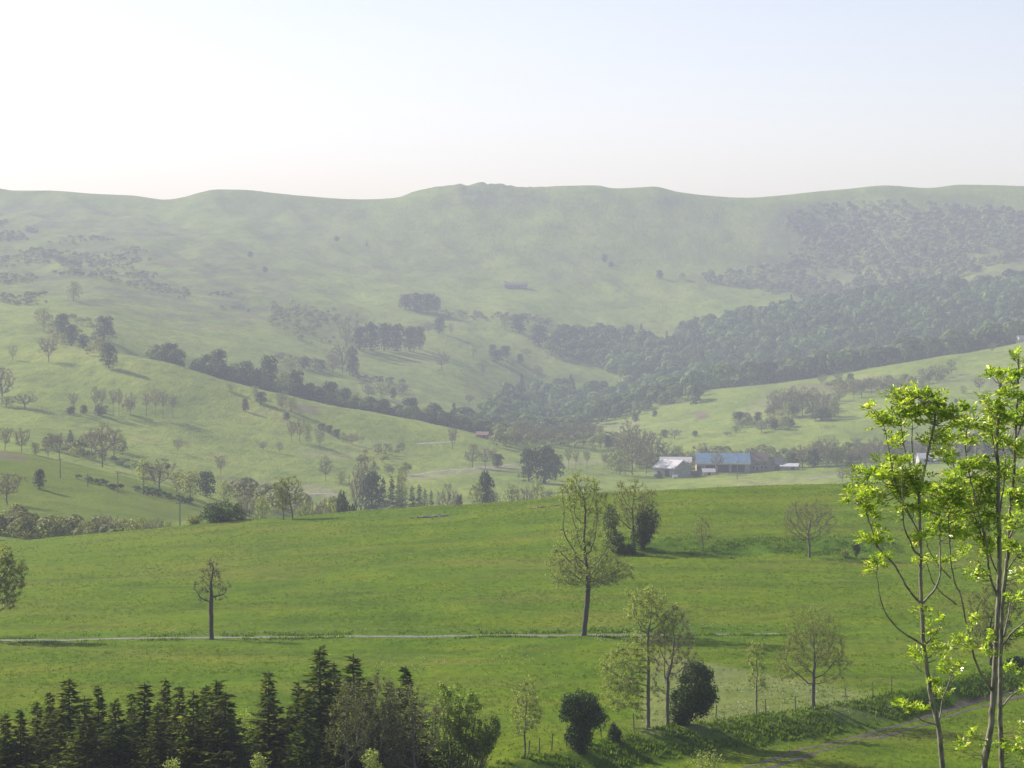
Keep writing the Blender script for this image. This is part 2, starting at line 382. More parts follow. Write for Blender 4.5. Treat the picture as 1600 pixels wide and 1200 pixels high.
M_PALELEAF = leaf_mat('pale_young_leaves', [(0, (0.11, 0.13, 0.04)), (0.6, (0.20, 0.25, 0.07)), (1, (0.36, 0.41, 0.16))], 0.5, 1.6, tree_var=0.08, warm=(0.2, 0.25, 0.07))
M_NEEDLE = leaf_mat('needles', [(0, (0.016, 0.034, 0.007)), (0.5, (0.042, 0.074, 0.012)), (0.85, (0.095, 0.125, 0.020)), (1, (0.16, 0.17, 0.04))], 0.4, 2.0, rough=0.8, spec=0.04, tree_var=0.35, warm=(0.065, 0.065, 0.018))  # the yellower upper stops paint sunlit parts into some needle sprays
M_ASH = leaf_mat('ash_leaves', [(0, (0.10, 0.185, 0.012)), (0.55, (0.19, 0.29, 0.025)), (0.85, (0.30, 0.38, 0.045)), (0.94, (0.55, 0.56, 0.30)), (1, (0.44, 0.32, 0.20))], 0.55, 2.0, rough=0.3, spec=0.8, tree_var=0.05, warm=(0.26, 0.30, 0.05))  # the palest stop paints glossy highlights into a few leaflets
M_FOREST = leaf_mat('forest_leaves', [(0, (0.040, 0.080, 0.020)), (0.5, (0.078, 0.135, 0.032)), (1, (0.16, 0.215, 0.058))], 0.25, 1.5, spec=0.03, tint=True, tree_var=0.55, warm=(0.11, 0.125, 0.05))
M_SCRUBWOOD = leaf_mat('scrubwood_leaves', [(0, (0.085, 0.115, 0.040)), (0.5, (0.17, 0.20, 0.075)), (1, (0.33, 0.33, 0.17))], 0.35, 1.4, spec=0.05, tint=True, tree_var=0.4, warm=(0.16, 0.14, 0.10))
M_GRASS = leaf_mat('grass_blades', [(0, (0.065, 0.125, 0.006)), (0.5, (0.085, 0.155, 0.010)), (1, (0.12, 0.18, 0.018))], 0.4, 1.3, rough=0.7, spec=0.1, tree_var=0, warm=(0.09, 0.15, 0.01))
M_TUFT = leaf_mat('rank_grass', [(0, (0.040, 0.085, 0.004)), (0.6, (0.075, 0.135, 0.008)), (1, (0.13, 0.18, 0.02))], 0.5, 1.6, tree_var=0, spec=0.1, warm=(0.08, 0.14, 0.01))
M_FLOWER = leaf_mat('white_blossom', [(0, (0.25, 0.28, 0.14)), (1, (0.5, 0.52, 0.38))], 0.3, 1.1, tree_var=0, warm=(0.5, 0.5, 0.35))
M_BARK = solid('bark', (0.07, 0.062, 0.052), (0.16, 0.145, 0.125), 9, bump=0.5)
M_DARKBARK = solid('dark_bark', (0.030, 0.027, 0.024), (0.07, 0.06, 0.05), 8, bump=0.4)
M_ASHBARK = solid('ash_bark', (0.085, 0.075, 0.06), (0.24, 0.22, 0.18), 14, rough=0.7, bump=0.5, stretch=(1, 1, 0.3))
M_WOOD = solid('weathered_wood', (0.09, 0.08, 0.07), (0.20, 0.18, 0.16), 6)
M_ROAD = solid('gravel', (0.09, 0.09, 0.075), (0.17, 0.165, 0.145), 1.5, detail=9)
M_MUD = solid('mud', (0.022, 0.018, 0.011), (0.085, 0.065, 0.040), 1.2, detail=9)
M_STONE = solid('stone', (0.12, 0.11, 0.10), (0.27, 0.245, 0.22), 1.5)
M_PLASTER = solid('cream_plaster', (0.45, 0.34, 0.27), (0.55, 0.44, 0.36), 0.8)
M_SHEET = solid('white_sheeting', (0.50, 0.48, 0.50), (0.58, 0.56, 0.58), 0.6, rough=0.5)
M_GREYWALL = solid('grey_cladding', (0.20, 0.20, 0.20), (0.32, 0.31, 0.30), 0.7)
M_BLUE = solid('blue_sheeting', (0.10, 0.19, 0.31), (0.16, 0.26, 0.38), 0.5, rough=0.5)
M_SLATE = solid('slate', (0.055, 0.055, 0.06), (0.11, 0.105, 0.11), 2)
M_BROWNTILE = solid('brown_tiles', (0.13, 0.10, 0.085), (0.22, 0.17, 0.14), 2)
M_DARK = solid('dark_opening', (0.015, 0.014, 0.013), (0.03, 0.028, 0.025), 2)
M_WHITE = solid('white_wrap', (0.72, 0.72, 0.70), (0.82, 0.82, 0.80), 2, rough=0.4)
M_RED = solid('red_paint', (0.24, 0.12, 0.10), (0.32, 0.18, 0.15), 2)

# ------------------------------------------------------------------ terrain mesh
def in_poly(U, V, poly):
    ins = np.zeros(np.shape(U), bool); n = len(poly)
    for i in range(n):
        x1, y1 = poly[i]; x2, y2 = poly[(i+1) % n]
        c = ((y1 > V) != (y2 > V)) & (U < (x2-x1)*(V-y1)/((y2-y1) if y2 != y1 else 1e-9) + x1)
        ins ^= c
    return ins
RW = HOR - TZ / np.maximum(TY, 1) * F
def soft(poly, ylo, yhi, blur=3):
    m = (in_poly(TU, RW, poly) & (TY >= ylo) & (TY <= yhi)).astype(float)
    for _ in range(blur):
        m[1:-1] = (m[:-2] + m[1:-1]*2 + m[2:]) / 4; m[:, 1:-1] = (m[:, :-2] + m[:, 1:-1]*2 + m[:, 2:]) / 4
    return m
heath = np.clip(
    soft([(-300, 310), (150, 320), (330, 370), (480, 420), (420, 500), (330, 540), (200, 500), (60, 480), (-300, 470)], 1900, 3400, 8) * 0.95
    + soft([(380, 300), (700, 330), (760, 420), (640, 450), (480, 410), (380, 360)], 2500, 3450, 10) * 0.45
    + soft([(680, 286), (840, 288), (870, 318), (770, 326), (690, 305)], 3250, 3600, 2) * 1.0
    + soft([(820, 395), (960, 395), (970, 440), (850, 440)], 2700, 3300, 4) * 0.9
    + soft([(1000, 300), (1240, 330), (1210, 430), (1040, 440), (1000, 380)], 2700, 3450, 8) * 0.35
    + soft([(1220, 320), (1900, 310), (1900, 420), (1500, 460), (1290, 490), (1180, 440)], 2500, 3450, 4) * 1.0
    + soft([(1180, 600), (1900, 560), (1900, 600), (1420, 612), (1200, 655)], 1500, 1900, 5) * 0.6
    + soft([(420, 470), (560, 480), (560, 540), (430, 530)], 1700, 2700, 5) * 0.6, 0, 1)
lush = np.clip(sstep(0, 1.5, fence_y(TU) - TY) * (1 - sstep(5, 10, fence_y(TU) - TY)) * sstep(600, 760, TU) * 0.75
    + sstep(930, 1000, TU) * (1 - sstep(1360, 1420, TU)) * sstep(340, 342, TY) * (1 - sstep(351, 356, TY)) * 0.8
    + 0.55 * sstep(262.5, 264.5, TY) * (1 - sstep(266.5, 270, TY)) + 0.35 * sstep(256, 258, TY) * (1 - sstep(259, 260.5, TY))
    + soft([(470, 800), (720, 792), (720, 806), (470, 815)], 380, 440, 2) * 0.5, 0, 1) * (TY > 150)
pale = np.clip(soft([(350, 748), (520, 760), (540, 780), (420, 775), (350, 762)], 800, 1300, 2) * 0.8
    + soft([(455, 700), (560, 706), (560, 716), (470, 714)], 900, 1400, 2) * 0.5
    + soft([(470, 668), (600, 690), (640, 706), (560, 702)], 900, 1400, 2) * 0.3
    + soft([(620, 742), (760, 726), (960, 716), (960, 722), (760, 738), (640, 752)], 900, 1500, 2) * 0.7
    + soft([(900, 668), (1000, 655), (1000, 668), (900, 690)], 1500, 1900, 2) * 0.5
    + soft([(1150, 640), (1200, 622), (1240, 625), (1160, 650)], 1400, 1900, 2) * 0.4
    + soft([(1150, 755), (1270, 742), (1340, 735), (1340, 742), (1270, 752), (1150, 762)], 900, 1250, 2) * 0.5
    + 0.35 * soft([(1020, 1020), (1400, 1090), (1400, 1120), (1150, 1140), (1000, 1150), (1000, 1100)], 170, 260, 3), 0, 1)
soil = np.clip(soft([(440, 628), (500, 634), (500, 646), (450, 642)], 1200, 1420, 2) * 0.8
    + soft([(0, 705), (40, 712), (40, 720), (0, 716)], 600, 800, 1) * 0.8
    + soft([(1085, 642), (1110, 645), (1110, 655), (1090, 655)], 1500, 1900, 1)
    + soft([(1400, 392), (1480, 395), (1470, 418), (1405, 418)], 2700, 3300, 2) * 0.7
    + soft([(1240, 600), (1420, 598), (1420, 606), (1240, 612)], 1500, 1900, 1) * 0.5, 0, 1)
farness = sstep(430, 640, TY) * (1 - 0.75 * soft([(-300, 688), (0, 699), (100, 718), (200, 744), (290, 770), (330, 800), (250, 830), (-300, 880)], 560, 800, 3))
nr, nc = TX.shape
idx = np.arange(nr * nc).reshape(nr, nc)
Q = np.stack([idx[:-1, :-1], idx[:-1, 1:], idx[1:, 1:], idx[1:, :-1]], -1).reshape(-1, 4)
ground = mesh('ground', np.stack([TX, TY, TZ], -1), Q, M_TERRAIN, smooth=True,
              attr=dict(heath=heath.ravel(), lush=lush.ravel(), pale=pale.ravel(), soil=soil.ravel(), farness=farness.ravel()))
tag(ground, kind='structure')

# ------------------------------------------------------------------ draped strips: lane, tracks
def strip(name, pts, width, mat, lift=0.05, ymin=155, offset=0.0, rag=0.15, label=None, seed=1, step=1.5, kind='structure'):
    P = []
    for (u, v) in pts:
        y = locate(u, v, ymin); P.append((uX(u, y), y))
    P = np.array(P); d = np.concatenate([[0], np.cumsum(np.linalg.norm(np.diff(P, axis=0), axis=1))])
    s = np.arange(0, d[-1], step); C = pchip(d, P, s)
    T = np.gradient(C, axis=0); T /= np.linalg.norm(T, axis=1, keepdims=True); Nn = np.stack([-T[:, 1], T[:, 0]], 1)
    rng = np.random.default_rng(seed); C = C + Nn * offset
    wl_ = width/2 * (1 + rag * fbm(s/4, s*0, seed, 3)); wr = width/2 * (1 + rag * fbm(s/4, s*0+9, seed+5, 3))
    k = 5; cols = []
    for t in np.linspace(-1, 1, k):
        w = np.where(t < 0, wl_, wr) * t
        xy = C + Nn * w[:, None]; z = H(xy[:, 0], xy[:, 1]) + lift * (1 if abs(t) < 0.9 else 0.2)
        cols.append(np.column_stack([xy, z]))
    V = np.stack(cols, 1); n = len(s); ii = np.arange(n*k).reshape(n, k)
    Fq = np.stack([ii[:-1, :-1], ii[:-1, 1:], ii[1:, 1:], ii[1:, :-1]], -1).reshape(-1, 4)
    o = mesh(name, V, Fq, mat, smooth=True); tag(o, label, kind=kind); return o
strip('lane', [(-60, 1001), (0, 1000.5), (150, 999), (330, 996.5), (500, 995), (700, 994), (900, 992.5), (1100, 991.5), (1225, 990.5)], 1.25, M_ROAD, 0.06, 200, seed=4, rag=0.3)
TR = [(1120, 1228), (1180, 1200), (1300, 1165), (1400, 1140), (1480, 1115), (1560, 1092), (1640, 1072)]
strip('track', TR, 0.75, M_MUD, 0.03, 150, 0.75, 0.5, seed=8, step=0.6)
strip('track', TR, 0.65, M_MUD, 0.03, 150, -0.75, 0.7, seed=18, step=0.6)
M_PALETRACK = solid('pale_track', (0.17, 0.17, 0.11), (0.27, 0.25, 0.18), 0.3)
for pts, w, ym in (([(360, 752), (400, 760), (440, 768), (480, 771), (530, 772)], 4.0, 850), ([(622, 746), (660, 740), (700, 735), (740, 732), (800, 726)], 3.2, 1000),
                   ([(945, 684), (965, 674), (1010, 668), (1050, 660), (1085, 654)], 3.0, 1400), ([(650, 694), (680, 692), (712, 689)], 3.0, 1150),
                   ([(1262, 749), (1300, 744), (1360, 735)], 2.5, 1000)):
    strip('track', pts, w, M_PALETRACK, 0.12, ym, step=4, rag=0.4)

# ------------------------------------------------------------------ tree generators
def lobed_crown(seed, n, shape='round', leaf=0.055, solidity=0.75, lobes=11):
    """crown for a tree 1 m tall and 1 m wide, base at z=0"""
    rng = np.random.default_rng(seed)
    L = []
    for k in range(lobes):
        t = (k + 0.5) / lobes
        if shape == 'round': z = 0.10 + 0.80 * t; R = 0.47 * math.sqrt(max(0.08, 1 - ((z - 0.46) / 0.55)**2))
        elif shape == 'bush': z = 0.10 + 0.72 * t; R = 0.46 * math.sqrt(max(0.05, 1 - ((z - 0.35) / 0.62)**2))
        elif shape == 'tall': z = 0.25 + 0.70 * t; R = 0.42 * math.sqrt(max(0.08, 1 - ((z - 0.62) / 0.40)**2))
        lr = rng.uniform(0.17, 0.27) * (1.0 if shape != 'tall' else 0.8)
        a = k * 2.4 + rng.uniform(-0.5, 0.5); rr = max(0, R - lr) * rng.uniform(0.45, 1.0)
        L.append((rr*math.cos(a), rr*math.sin(a), min(z, 1 - lr), lr))
    L = np.array(L); w = L[:, 3]**2; pick = rng.choice(len(L), n, p=w / w.sum())
    d = rnd_dirs(rng, n); d[:, 2] = np.where(rng.random(n) < 0.65, np.abs(d[:, 2]), d[:, 2])
    rad = L[pick, 3] * np.clip(rng.normal(0.93, 0.12, n), 0.4, 1.15)
    P = L[pick, :3] + d * rad[:, None] * np.array([1, 1, 0.85])
    P[:, 2] = np.clip(P[:, 2], 0.03, 1.02)
    Nn = d + rng.normal(size=(n, 3)) * 0.3
    return cards(P, Nn, leaf * rng.uniform(0.6, 1.3, n), rng, 0.8)

def simple_branches(seed, n=26, shape='round', trunk=0.022):
    """trunk with forked limbs for the 1 m tree"""
    rng = np.random.default_rng(seed); segs = []
    top = 0.80
    pts = [np.array([0, 0, -0.03])]
    for i in range(6): pts.append(np.array([rng.normal(0, 0.012), rng.normal(0, 0.012), top * (i + 1) / 6]))
    for i in range(6): segs.append((pts[i], pts[i+1], trunk * (1 - i/7.0), trunk * (1 - (i+1)/7.0)))
    tips = []
    for k in range(n):
        t = rng.uniform(0.28, 0.98); b = pts[0] * (1-t) + pts[-1] * t
        a = k * 2.4; up = rng.uniform(0.5, 1.2) + t * 0.6
        wid = (0.45 if shape == 'round' else 0.30 if shape == 'tall' else 0.4) * (1.05 - 0.55 * t)
        d = np.array([math.cos(a), math.sin(a), up]); l = wid * rng.uniform(0.7, 1.05)
        m = b + d * l * 0.5; e = m + (d + np.array([0, 0, 0.5])) * l * 0.42
        e[2] = min(e[2], 1.0)
        r = trunk * 0.38 * (1.1 - t)
        segs.append((b, m, r, r * 0.6)); segs.append((m, e, r * 0.6, r * 0.15)); tips.append((m, e))
        for q in range(3):
            s = m + (e - m) * rng.uniform(0, 0.9); dd = rng.normal(size=3) * 0.5 + d * 0.7; dd[2] = abs(dd[2]); ee = s + dd / np.linalg.norm(dd) * l * 0.35
            ee[2] = min(ee[2], 1.02)
            segs.append((s, ee, r * 0.35, r * 0.1)); tips.append((s, ee))
    A = np.array([s[0] for s in segs]); B = np.array([s[1] for s in segs]); r0 = np.array([s[2] for s in segs]); r1 = np.array([s[3] for s in segs])
    return prisms(A, B, r0, r1, 4), tips, (A, B)

def twiggy_crown(seed, n, shape, leaf, ntw=500, spread=0.05):
    tr, tips, _ = simple_branches(seed, 30, shape)
    rng = np.random.default_rng(seed + 1)
    A = np.array([t[0] for t in tips]); B = np.array([t[1] for t in tips])
    k = rng.integers(0, len(A), ntw); t = rng.random(ntw)[:, None]
    p = A[k] * (1-t) + B[k] * t; d = (B[k] - A[k]); d /= np.linalg.norm(d, axis=1, keepdims=True); d = d * 0.7 + rnd_dirs(rng, ntw) * 0.7; d[:, 2] += 0.35
    q = p + d * rng.uniform(0.05, 0.13, ntw)[:, None]
    tw = prisms(p, q, np.full(ntw, 0.0028), np.full(ntw, 0.001), 3)
    kk = rng.integers(0, ntw, n); tt = rng.uniform(0.2, 1.1, n)[:, None]
    P = p[kk] * (1-tt) + q[kk] * tt + rng.normal(size=(n, 3)) * spread * 0.5
    P[:, 2] = np.clip(P[:, 2], 0.15, 1.05)
    lv = cards(P, rnd_dirs(rng, n), leaf * rng.uniform(0.5, 1.3, n), rng, 0.7)
    return tr, tw, lv

def spruce_mesh(seed, levels=30, sparse=1.0):
    """spruce 1 m tall, radius about 0.2, base z=0; (trunk arrays, needle arrays)"""
    rng = np.random.default_rng(seed)
    tr = prisms([(0, 0, -0.02), (0, 0, 0.5)], [(0, 0, 0.5), (0, 0, 1.0)], np.array([0.009, 0.005]), np.array([0.005, 0.0008]), 6)
    P = []; D = []; Sz = []; sA = []; sB = []
    for L in range(levels):
        t = (L + 0.5) / levels; z = 0.07 + 0.91 * t**0.93
        R = 0.235 * (1 - z)**1.02 * rng.uniform(0.8, 1.15) + 0.003
        nb = int(3.5 + 9 * (1 - t))
        a0 = rng.uniform(0, 6.28)
        for b in range(nb):
            a = a0 + b * 6.283 / nb + rng.normal(0, 0.16); zz = min(0.99, max(0.03, z + rng.normal(0, 0.030 * (1.1 - z))))
            r = (0.275 * (1 - zz)**1.28 + 0.003) * rng.uniform(0.5, 1.22); droop = 0.30 * (1 - t) * r + 0.02 * r
            ca, sa = math.cos(a), math.sin(a)
            m = max(3, int(r / 0.010 * sparse))
            base = np.array([0, 0, zz]); lift = rng.uniform(-0.1, 1.0) * (0.3 + 0.7 * t); tip = np.array([ca * r, sa * r, zz - droop * 0.8 + lift * r * 1.2])
            sA.append(base); sB.append(tip)
            for j in range(m):
                f = (j + rng.random()) / m; f = 0.12 + 0.88 * f
                c = base * (1-f) + tip * f + np.array([0, 0, -0.12 * r * math.sin(f * 3.14)])
                side = np.array([-sa, ca, 0]) * rng.choice([-1, 1]) * rng.uniform(0.2, 1.0)
                dd = np.array([ca, sa, 0]) * rng.uniform(0.3, 1.0) + side; dd[2] = rng.uniform(-0.7, 0.65)
                dd /= np.linalg.norm(dd)
                ln = 0.034 * rng.uniform(0.6, 1.4) * (0.55 + 0.45 * (1 - f))
                P.append(c + dd * ln * 0.5); D.append(dd); Sz.append(ln)
    for j in range(14):
        z = rng.uniform(0.95, 1.0); a = rng.uniform(0, 6.28); dd = np.array([math.cos(a)*0.5, math.sin(a)*0.5, 0.9]); P.append(np.array([0, 0, z])); D.append(dd / np.linalg.norm(dd)); Sz.append(0.011)
    P = np.array(P); D = np.array(D); Sz = np.array(Sz); n = len(P)
    up = rng.normal(size=(n, 3)) * 1.0 + np.array([0, 0, 0.6]); s = np.cross(D, up); s /= np.linalg.norm(s, axis=1, keepdims=True)
    l = D * Sz[:, None] * 0.6; w = s * Sz[:, None] * 0.27
    V = np.stack([P - l, P + w - l*0.15, P + l, P - w - l*0.15], 1).reshape(-1, 3)
    br = prisms(np.array(sA), np.array(sB), np.full(len(sA), 0.0028), np.full(len(sA), 0.0008), 3)
    return merge([tr, br]), (V, np.arange(n*4).reshape(n, 4))

def colonize(att, roots, step, infl, kill, maxit=140, seed=0, trop=0.0):
    """space colonisation; roots = list of points chained from the base. returns nodes, parents"""
    nodes = [Vector(r) for r in roots]; par = [-1] + list(range(len(roots) - 1))
    att = [Vector(a) for a in att]; rng = random.Random(seed)
    for it in range(maxit):
        if not att: break
        kd = kdtree.KDTree(len(nodes))
        for i, n in enumerate(nodes): kd.insert(n, i)
        kd.balance()
        pull = {}; keep = []
        for a in att:
            c, i, d = kd.find(a)
            if d < kill: continue
            keep.append(a)
            if d < infl:
                pull.setdefault(i, Vector((0, 0, 0))); pull[i] += (a - nodes[i]).normalized()
        att = keep
        if not pull:
            if not att: break
            best = min(att, key=lambda a: kd.find(a)[2]); c, i, d = kd.find(best); pull = {i: (best - nodes[i]).normalized()}
        new = 0
        for i, p in pull.items():
            if p.length < 0.2: continue
            d = p.normalized() + Vector((rng.gauss(0, 0.12), rng.gauss(0, 0.12), rng.gauss(0, 0.12) + trop)); d.normalize()
            q = nodes[i] + d * step
            nodes.append(q); par.append(i); new += 1
        if not new: break
    return nodes, par

def grown_proto(seed, rw, zlow, nleaf, leaf, ntw):
    """1 m tall thinly leafed tree grown into a rounded outline"""
    rng = np.random.default_rng(seed); n = 190; d = rnd_dirs(rng, n) * (rng.random(n) ** 0.4)[:, None]
    zc = (1 + zlow) / 2; att = d * [rw, rw, (1 - zlow) / 2] + [0, 0, zc]
    att[:, 0] *= 1 + 0.25 * np.sin(att[:, 2] * 9 + seed)
    roots = [(rng.normal(0, 0.006), rng.normal(0, 0.006), z) for z in np.linspace(-0.04, zlow + 0.05, 7)]
    nodes, par = colonize(att, roots, 0.045, 9, 0.055, seed=seed, trop=0.15, maxit=50)
    r, kids = radii(nodes, par, 0.0035, 0.021); Nn = np.array([tuple(q) for q in nodes]); par = np.array(par); i = np.arange(1, len(Nn))
    a = prisms(Nn[par[i]], Nn[i], np.minimum(r[par[i]], r[i] * 1.3), r[i], 4)
    k = rng.integers(len(roots), len(Nn), ntw); p = Nn[k]; dd = (Nn[k] - Nn[par[k]]) / 0.045 * 0.6 + rnd_dirs(rng, ntw) * 0.8; dd[:, 2] += 0.25
    q = p + dd * rng.uniform(0.03, 0.10, ntw)[:, None]; b = prisms(p, q, np.full(ntw, 0.0026), np.full(ntw, 0.001), 3)
    kk = rng.integers(0, ntw, nleaf); tt = rng.uniform(0.1, 1.1, nleaf)[:, None]; P = p[kk] * (1 - tt) + q[kk] * tt + rng.normal(size=(nleaf, 3)) * 0.012
    return merge([a, b]), cards(P, rnd_dirs(rng, nleaf), leaf * rng.uniform(0.5, 1.3, nleaf), rng, 0.7)

def radii(nodes, par, rtip, rbase, ex=2.2):
    n = len(nodes); acc = [0.0] * n; kids = [0] * n
    for i in range(1, n): kids[par[i]] += 1
    for i in range(n - 1, -1, -1):
        if kids[i] == 0: acc[i] = 1.0
        if par[i] >= 0: acc[par[i]] += acc[i]
    acc = np.array(acc); r = rtip * acc ** (1 / ex)
    mx = r.max(); 
    if mx > 0: r = rtip + (r - rtip) * (rbase - rtip) / max(mx - rtip, 1e-6)
    return r, np.array(kids)

def envelope(ells, y, n, rng, hollow=0.0):
    """points inside ellipsoids given in picture columns/rows at distance y, world coordinates"""
    m = y / F; ar = np.array([e[2]**2 * e[3] for e in ells])**0.7 * np.array([e[4] if len(e) > 4 else 1.0 for e in ells]); k = rng.choice(len(ells), n, p=ar / ar.sum())
    d = rnd_dirs(rng, n) * (rng.random(n) ** (1 / 3.0) * (1 - hollow) + hollow)[:, None]
    E = np.array([e[:4] for e in ells], float)[k]
    P = np.empty((n, 3)); P[:, 0] = (E[:, 0] - 800) * m + d[:, 0] * E[:, 2] * m
    P[:, 1] = y + d[:, 1] * E[:, 2] * m; P[:, 2] = -(E[:, 1] - HOR) * m + d[:, 2] * E[:, 3] * m
    return P

def fine_tree(name, label, cat, u, v, ells, vfork, y=None, natt=420, rbase=0.22, nleaf=3000, leaf=0.14, mat=None, ntw=1200, twl=0.5, bark=None, lean=0.0, seed=1, group=None, stems=None, step=0.45, hollow=0.05, rtip=0.012, leaf_h=None):
    """a tree grown to fill its own crown outline; base at column u, row v"""
    rng = np.random.default_rng(seed)
    if y is None: y = locate(u, v)
    x = uX(u, y); z = float(H(x, y)); mpp = y / F
    att = envelope(ells, y, natt, rng, hollow)
    zf = -(vfork - HOR) * mpp; x2 = x + lean
    nt_ = max(3, int(abs(zf - z) / 0.5)); roots = [(x + (x2 - x) * i / nt_ + rng.normal(0, 0.02), y, z - 0.15 + (zf - z + 0.15) * i / nt_) for i in range(nt_ + 1)]
    nodes, par = colonize(att, roots, step, 99, step * 1.15, seed=seed, trop=0.10)
    r, kids = radii(nodes, par, rtip, rbase)
    nr_ = len(roots); Nn = np.array([tuple(n) for n in nodes]); par = np.array(par)
    i = np.arange(1, len(Nn)); base = np.array([x, y, z])
    # taper and root flare
    rr = r.copy(); rr[0] *= 1.35
    j = par[i]; a = Nn[j]; b = Nn[i]; ra = np.where(kids[j] > 1, np.minimum(rr[j], rr[i] * 1.25), rr[j]); rb = rr[i]
    big = rb > 0.045
    parts = []
    if big.any(): parts.append(prisms(a[big], b[big] + (b[big] - a[big]) * 0.06, ra[big], rb[big], 8))
    if (~big).any(): parts.append(prisms(a[~big], b[~big], ra[~big], rb[~big], 4))
    thin = np.nonzero((r < max(rtip * 2.6, 0.03)) & (np.arange(len(r)) >= nr_))[0]
    if len(thin) == 0: thin = np.arange(nr_, len(r))
    k = rng.choice(thin, ntw); p = Nn[k] + rng.normal(size=(ntw, 3)) * 0.02
    pd = Nn[k] - Nn[par[k]]; pd /= np.maximum(np.linalg.norm(pd, axis=1, keepdims=True), 1e-6)
    d = pd * 0.6 + rnd_dirs(rng, ntw) * 0.75 + np.array([0, 0, 0.25]); q = p + d * (twl * rng.uniform(0.4, 1.2, ntw))[:, None]
    parts.append(prisms(p, q, np.full(ntw, rtip * 0.55), np.full(ntw, rtip * 0.25), 3))
    V, Fq = merge(parts)
    t = thing(name, label, cat, tuple(base), group=group)
    mesh('trunk', V - base, Fq, bark or M_BARK, t)
    if nleaf:
        kk = rng.integers(0, ntw, nleaf); tt = rng.uniform(0.15, 1.1, nleaf)[:, None]
        P = p[kk] * (1-tt) + q[kk] * tt + rng.normal(size=(nleaf, 3)) * leaf * 0.5
        V, Fq = cards(P, rnd_dirs(rng, nleaf) + np.array([0, 0, 0.3]), leaf * rng.uniform(0.5, 1.35, nleaf), rng, 0.62, 0.12)
        mesh('crown', V - base, Fq, mat or M_LIGHT, t)
    return t

def leafy_mass(name, label, cat, u, v, ells, n, leaf, mat, y=None, seed=1, group=None, trunk=0.16, nbr=60):
    """dense shrub or tree: foliage clumps on lobes, with a trunk and limbs"""
    rng = np.random.default_rng(seed)
    if y is None: y = locate(u, v)
    x = uX(u, y); z = float(H(x, y)); mpp = y / F; base = np.array([x, y, z])
    C = envelope([(e[0], e[1], e[2] * 0.8, e[3] * 0.8) for e in ells], y, 170, rng, 0.3)
    lr = rng.uniform(0.22, 0.45, len(C)) * min(min(e[2], e[3] * 1.3) for e in ells) * mpp
    pick = rng.choice(len(C), n, p=lr**2 / (lr**2).sum()); d = rnd_dirs(rng, n)
    P = C[pick] + d * (lr[pick] * np.clip(rng.normal(0.9, 0.16, n), 0.3, 1.25))[:, None]
    # interior filling
    I = envelope(ells, y, n // 4, rng, 0.0); I = (I - C.mean(0)) * 0.85 + C.mean(0)
    P = np.concatenate([P, I]); D = np.concatenate([d, rnd_dirs(rng, len(I))])
    gz = H(P[:, 0], P[:, 1]); P[:, 2] = np.maximum(P[:, 2], gz + 0.05)
    V, Fq = cards(P, D + rng.normal(size=D.shape) * 0.6, leaf * rng.uniform(0.6, 1.3, len(P)), rng, 0.7, 0.1)
    t = thing(name, label, cat, tuple(base), group=group)
    kk = rng.integers(0, len(C), nbr); A = np.repeat(base[None] + [[0, 0, -0.1]], nbr, 0); mid = (A + C[kk]) / 2 + rng.normal(size=(nbr, 3)) * 0.1; mid[:, 2] -= 0.1
    A2 = A + (mid - A) * 0.0
    br = merge([prisms(A2, mid, np.full(nbr, trunk * 0.35), np.full(nbr, trunk * 0.2), 4), prisms(mid, C[kk], np.full(nbr, trunk * 0.2), np.full(nbr, 0.01), 4),
                prisms([base - [0, 0, 0.2]], [base * 0.6 + C.mean(0) * 0.4], np.array([trunk]), np.array([trunk * 0.6]), 8)])
    mesh('trunk', br[0] - base, br[1], M_DARKBARK, t); mesh('crown', V - base, Fq, mat, t)
    return t

# ------------------------------------------------------------------ shared trees for the middle and far distance
PROTO = {}
def add_proto(kind, seed):
    s = seed * 13 + 5
    if kind == 'dark': cr = lobed_crown(s, 1500, 'round', 0.062); tr = simple_branches(s, 10, 'round', 0.03)[0]; cm, bm_ = M_DENSE, M_DARKBARK
    elif kind == 'darkbush': cr = lobed_crown(s, 1000, 'bush', 0.075); tr = simple_branches(s, 8, 'round', 0.03)[0]; cm, bm_ = M_DENSE, M_DARKBARK
    elif kind == 'olive': cr = lobed_crown(s, 950, 'round', 0.055, lobes=15); tr = simple_branches(s, 22, 'round', 0.026)[0]; cm, bm_ = M_OLIVE, M_BARK
    elif kind == 'bare':
        tr, cr = grown_proto(s, 0.47, 0.24, 1700, 0.030, 1300); cm, bm_ = M_BARE, M_BARK
    elif kind == 'poplar':
        tr, cr = grown_proto(s, 0.45, 0.38, 1100, 0.032, 900); cm, bm_ = M_BARE, M_BARK
    elif kind == 'spruce':
        tr, cr = spruce_mesh(s, 20, 0.4); V, f = cr; V = V.reshape(-1, 4, 3); c = V.mean(1, keepdims=True); V = c + (V - c) * 1.8; V[:, :, :2] *= 2.2; cr = (V.reshape(-1, 3), f); cm, bm_ = M_NEEDLE, M_DARKBARK
    PROTO.setdefault(kind, []).append((mesh('trunk', tr[0], tr[1], bm_, link=False), mesh('crown', cr[0], cr[1], cm, link=False)))
for kind, n in (('dark', 5), ('darkbush', 3), ('olive', 4), ('bare', 5), ('poplar', 4), ('spruce', 3)):
    for i in range(n): add_proto(kind, i + 1)
LOOK = {'dark': ('round_tree', 'dark rounded tree', 'tree'), 'darkbush': ('bush', 'dark bush', 'bush'), 'olive': ('leafing_tree', 'pale olive tree', 'tree'),
        'bare': ('bare_tree', 'bare grey tree', 'tree'), 'poplar': ('slender_tree', 'slender bare tree', 'tree'), 'spruce': ('spruce_tree', 'dark spruce', 'tree')}
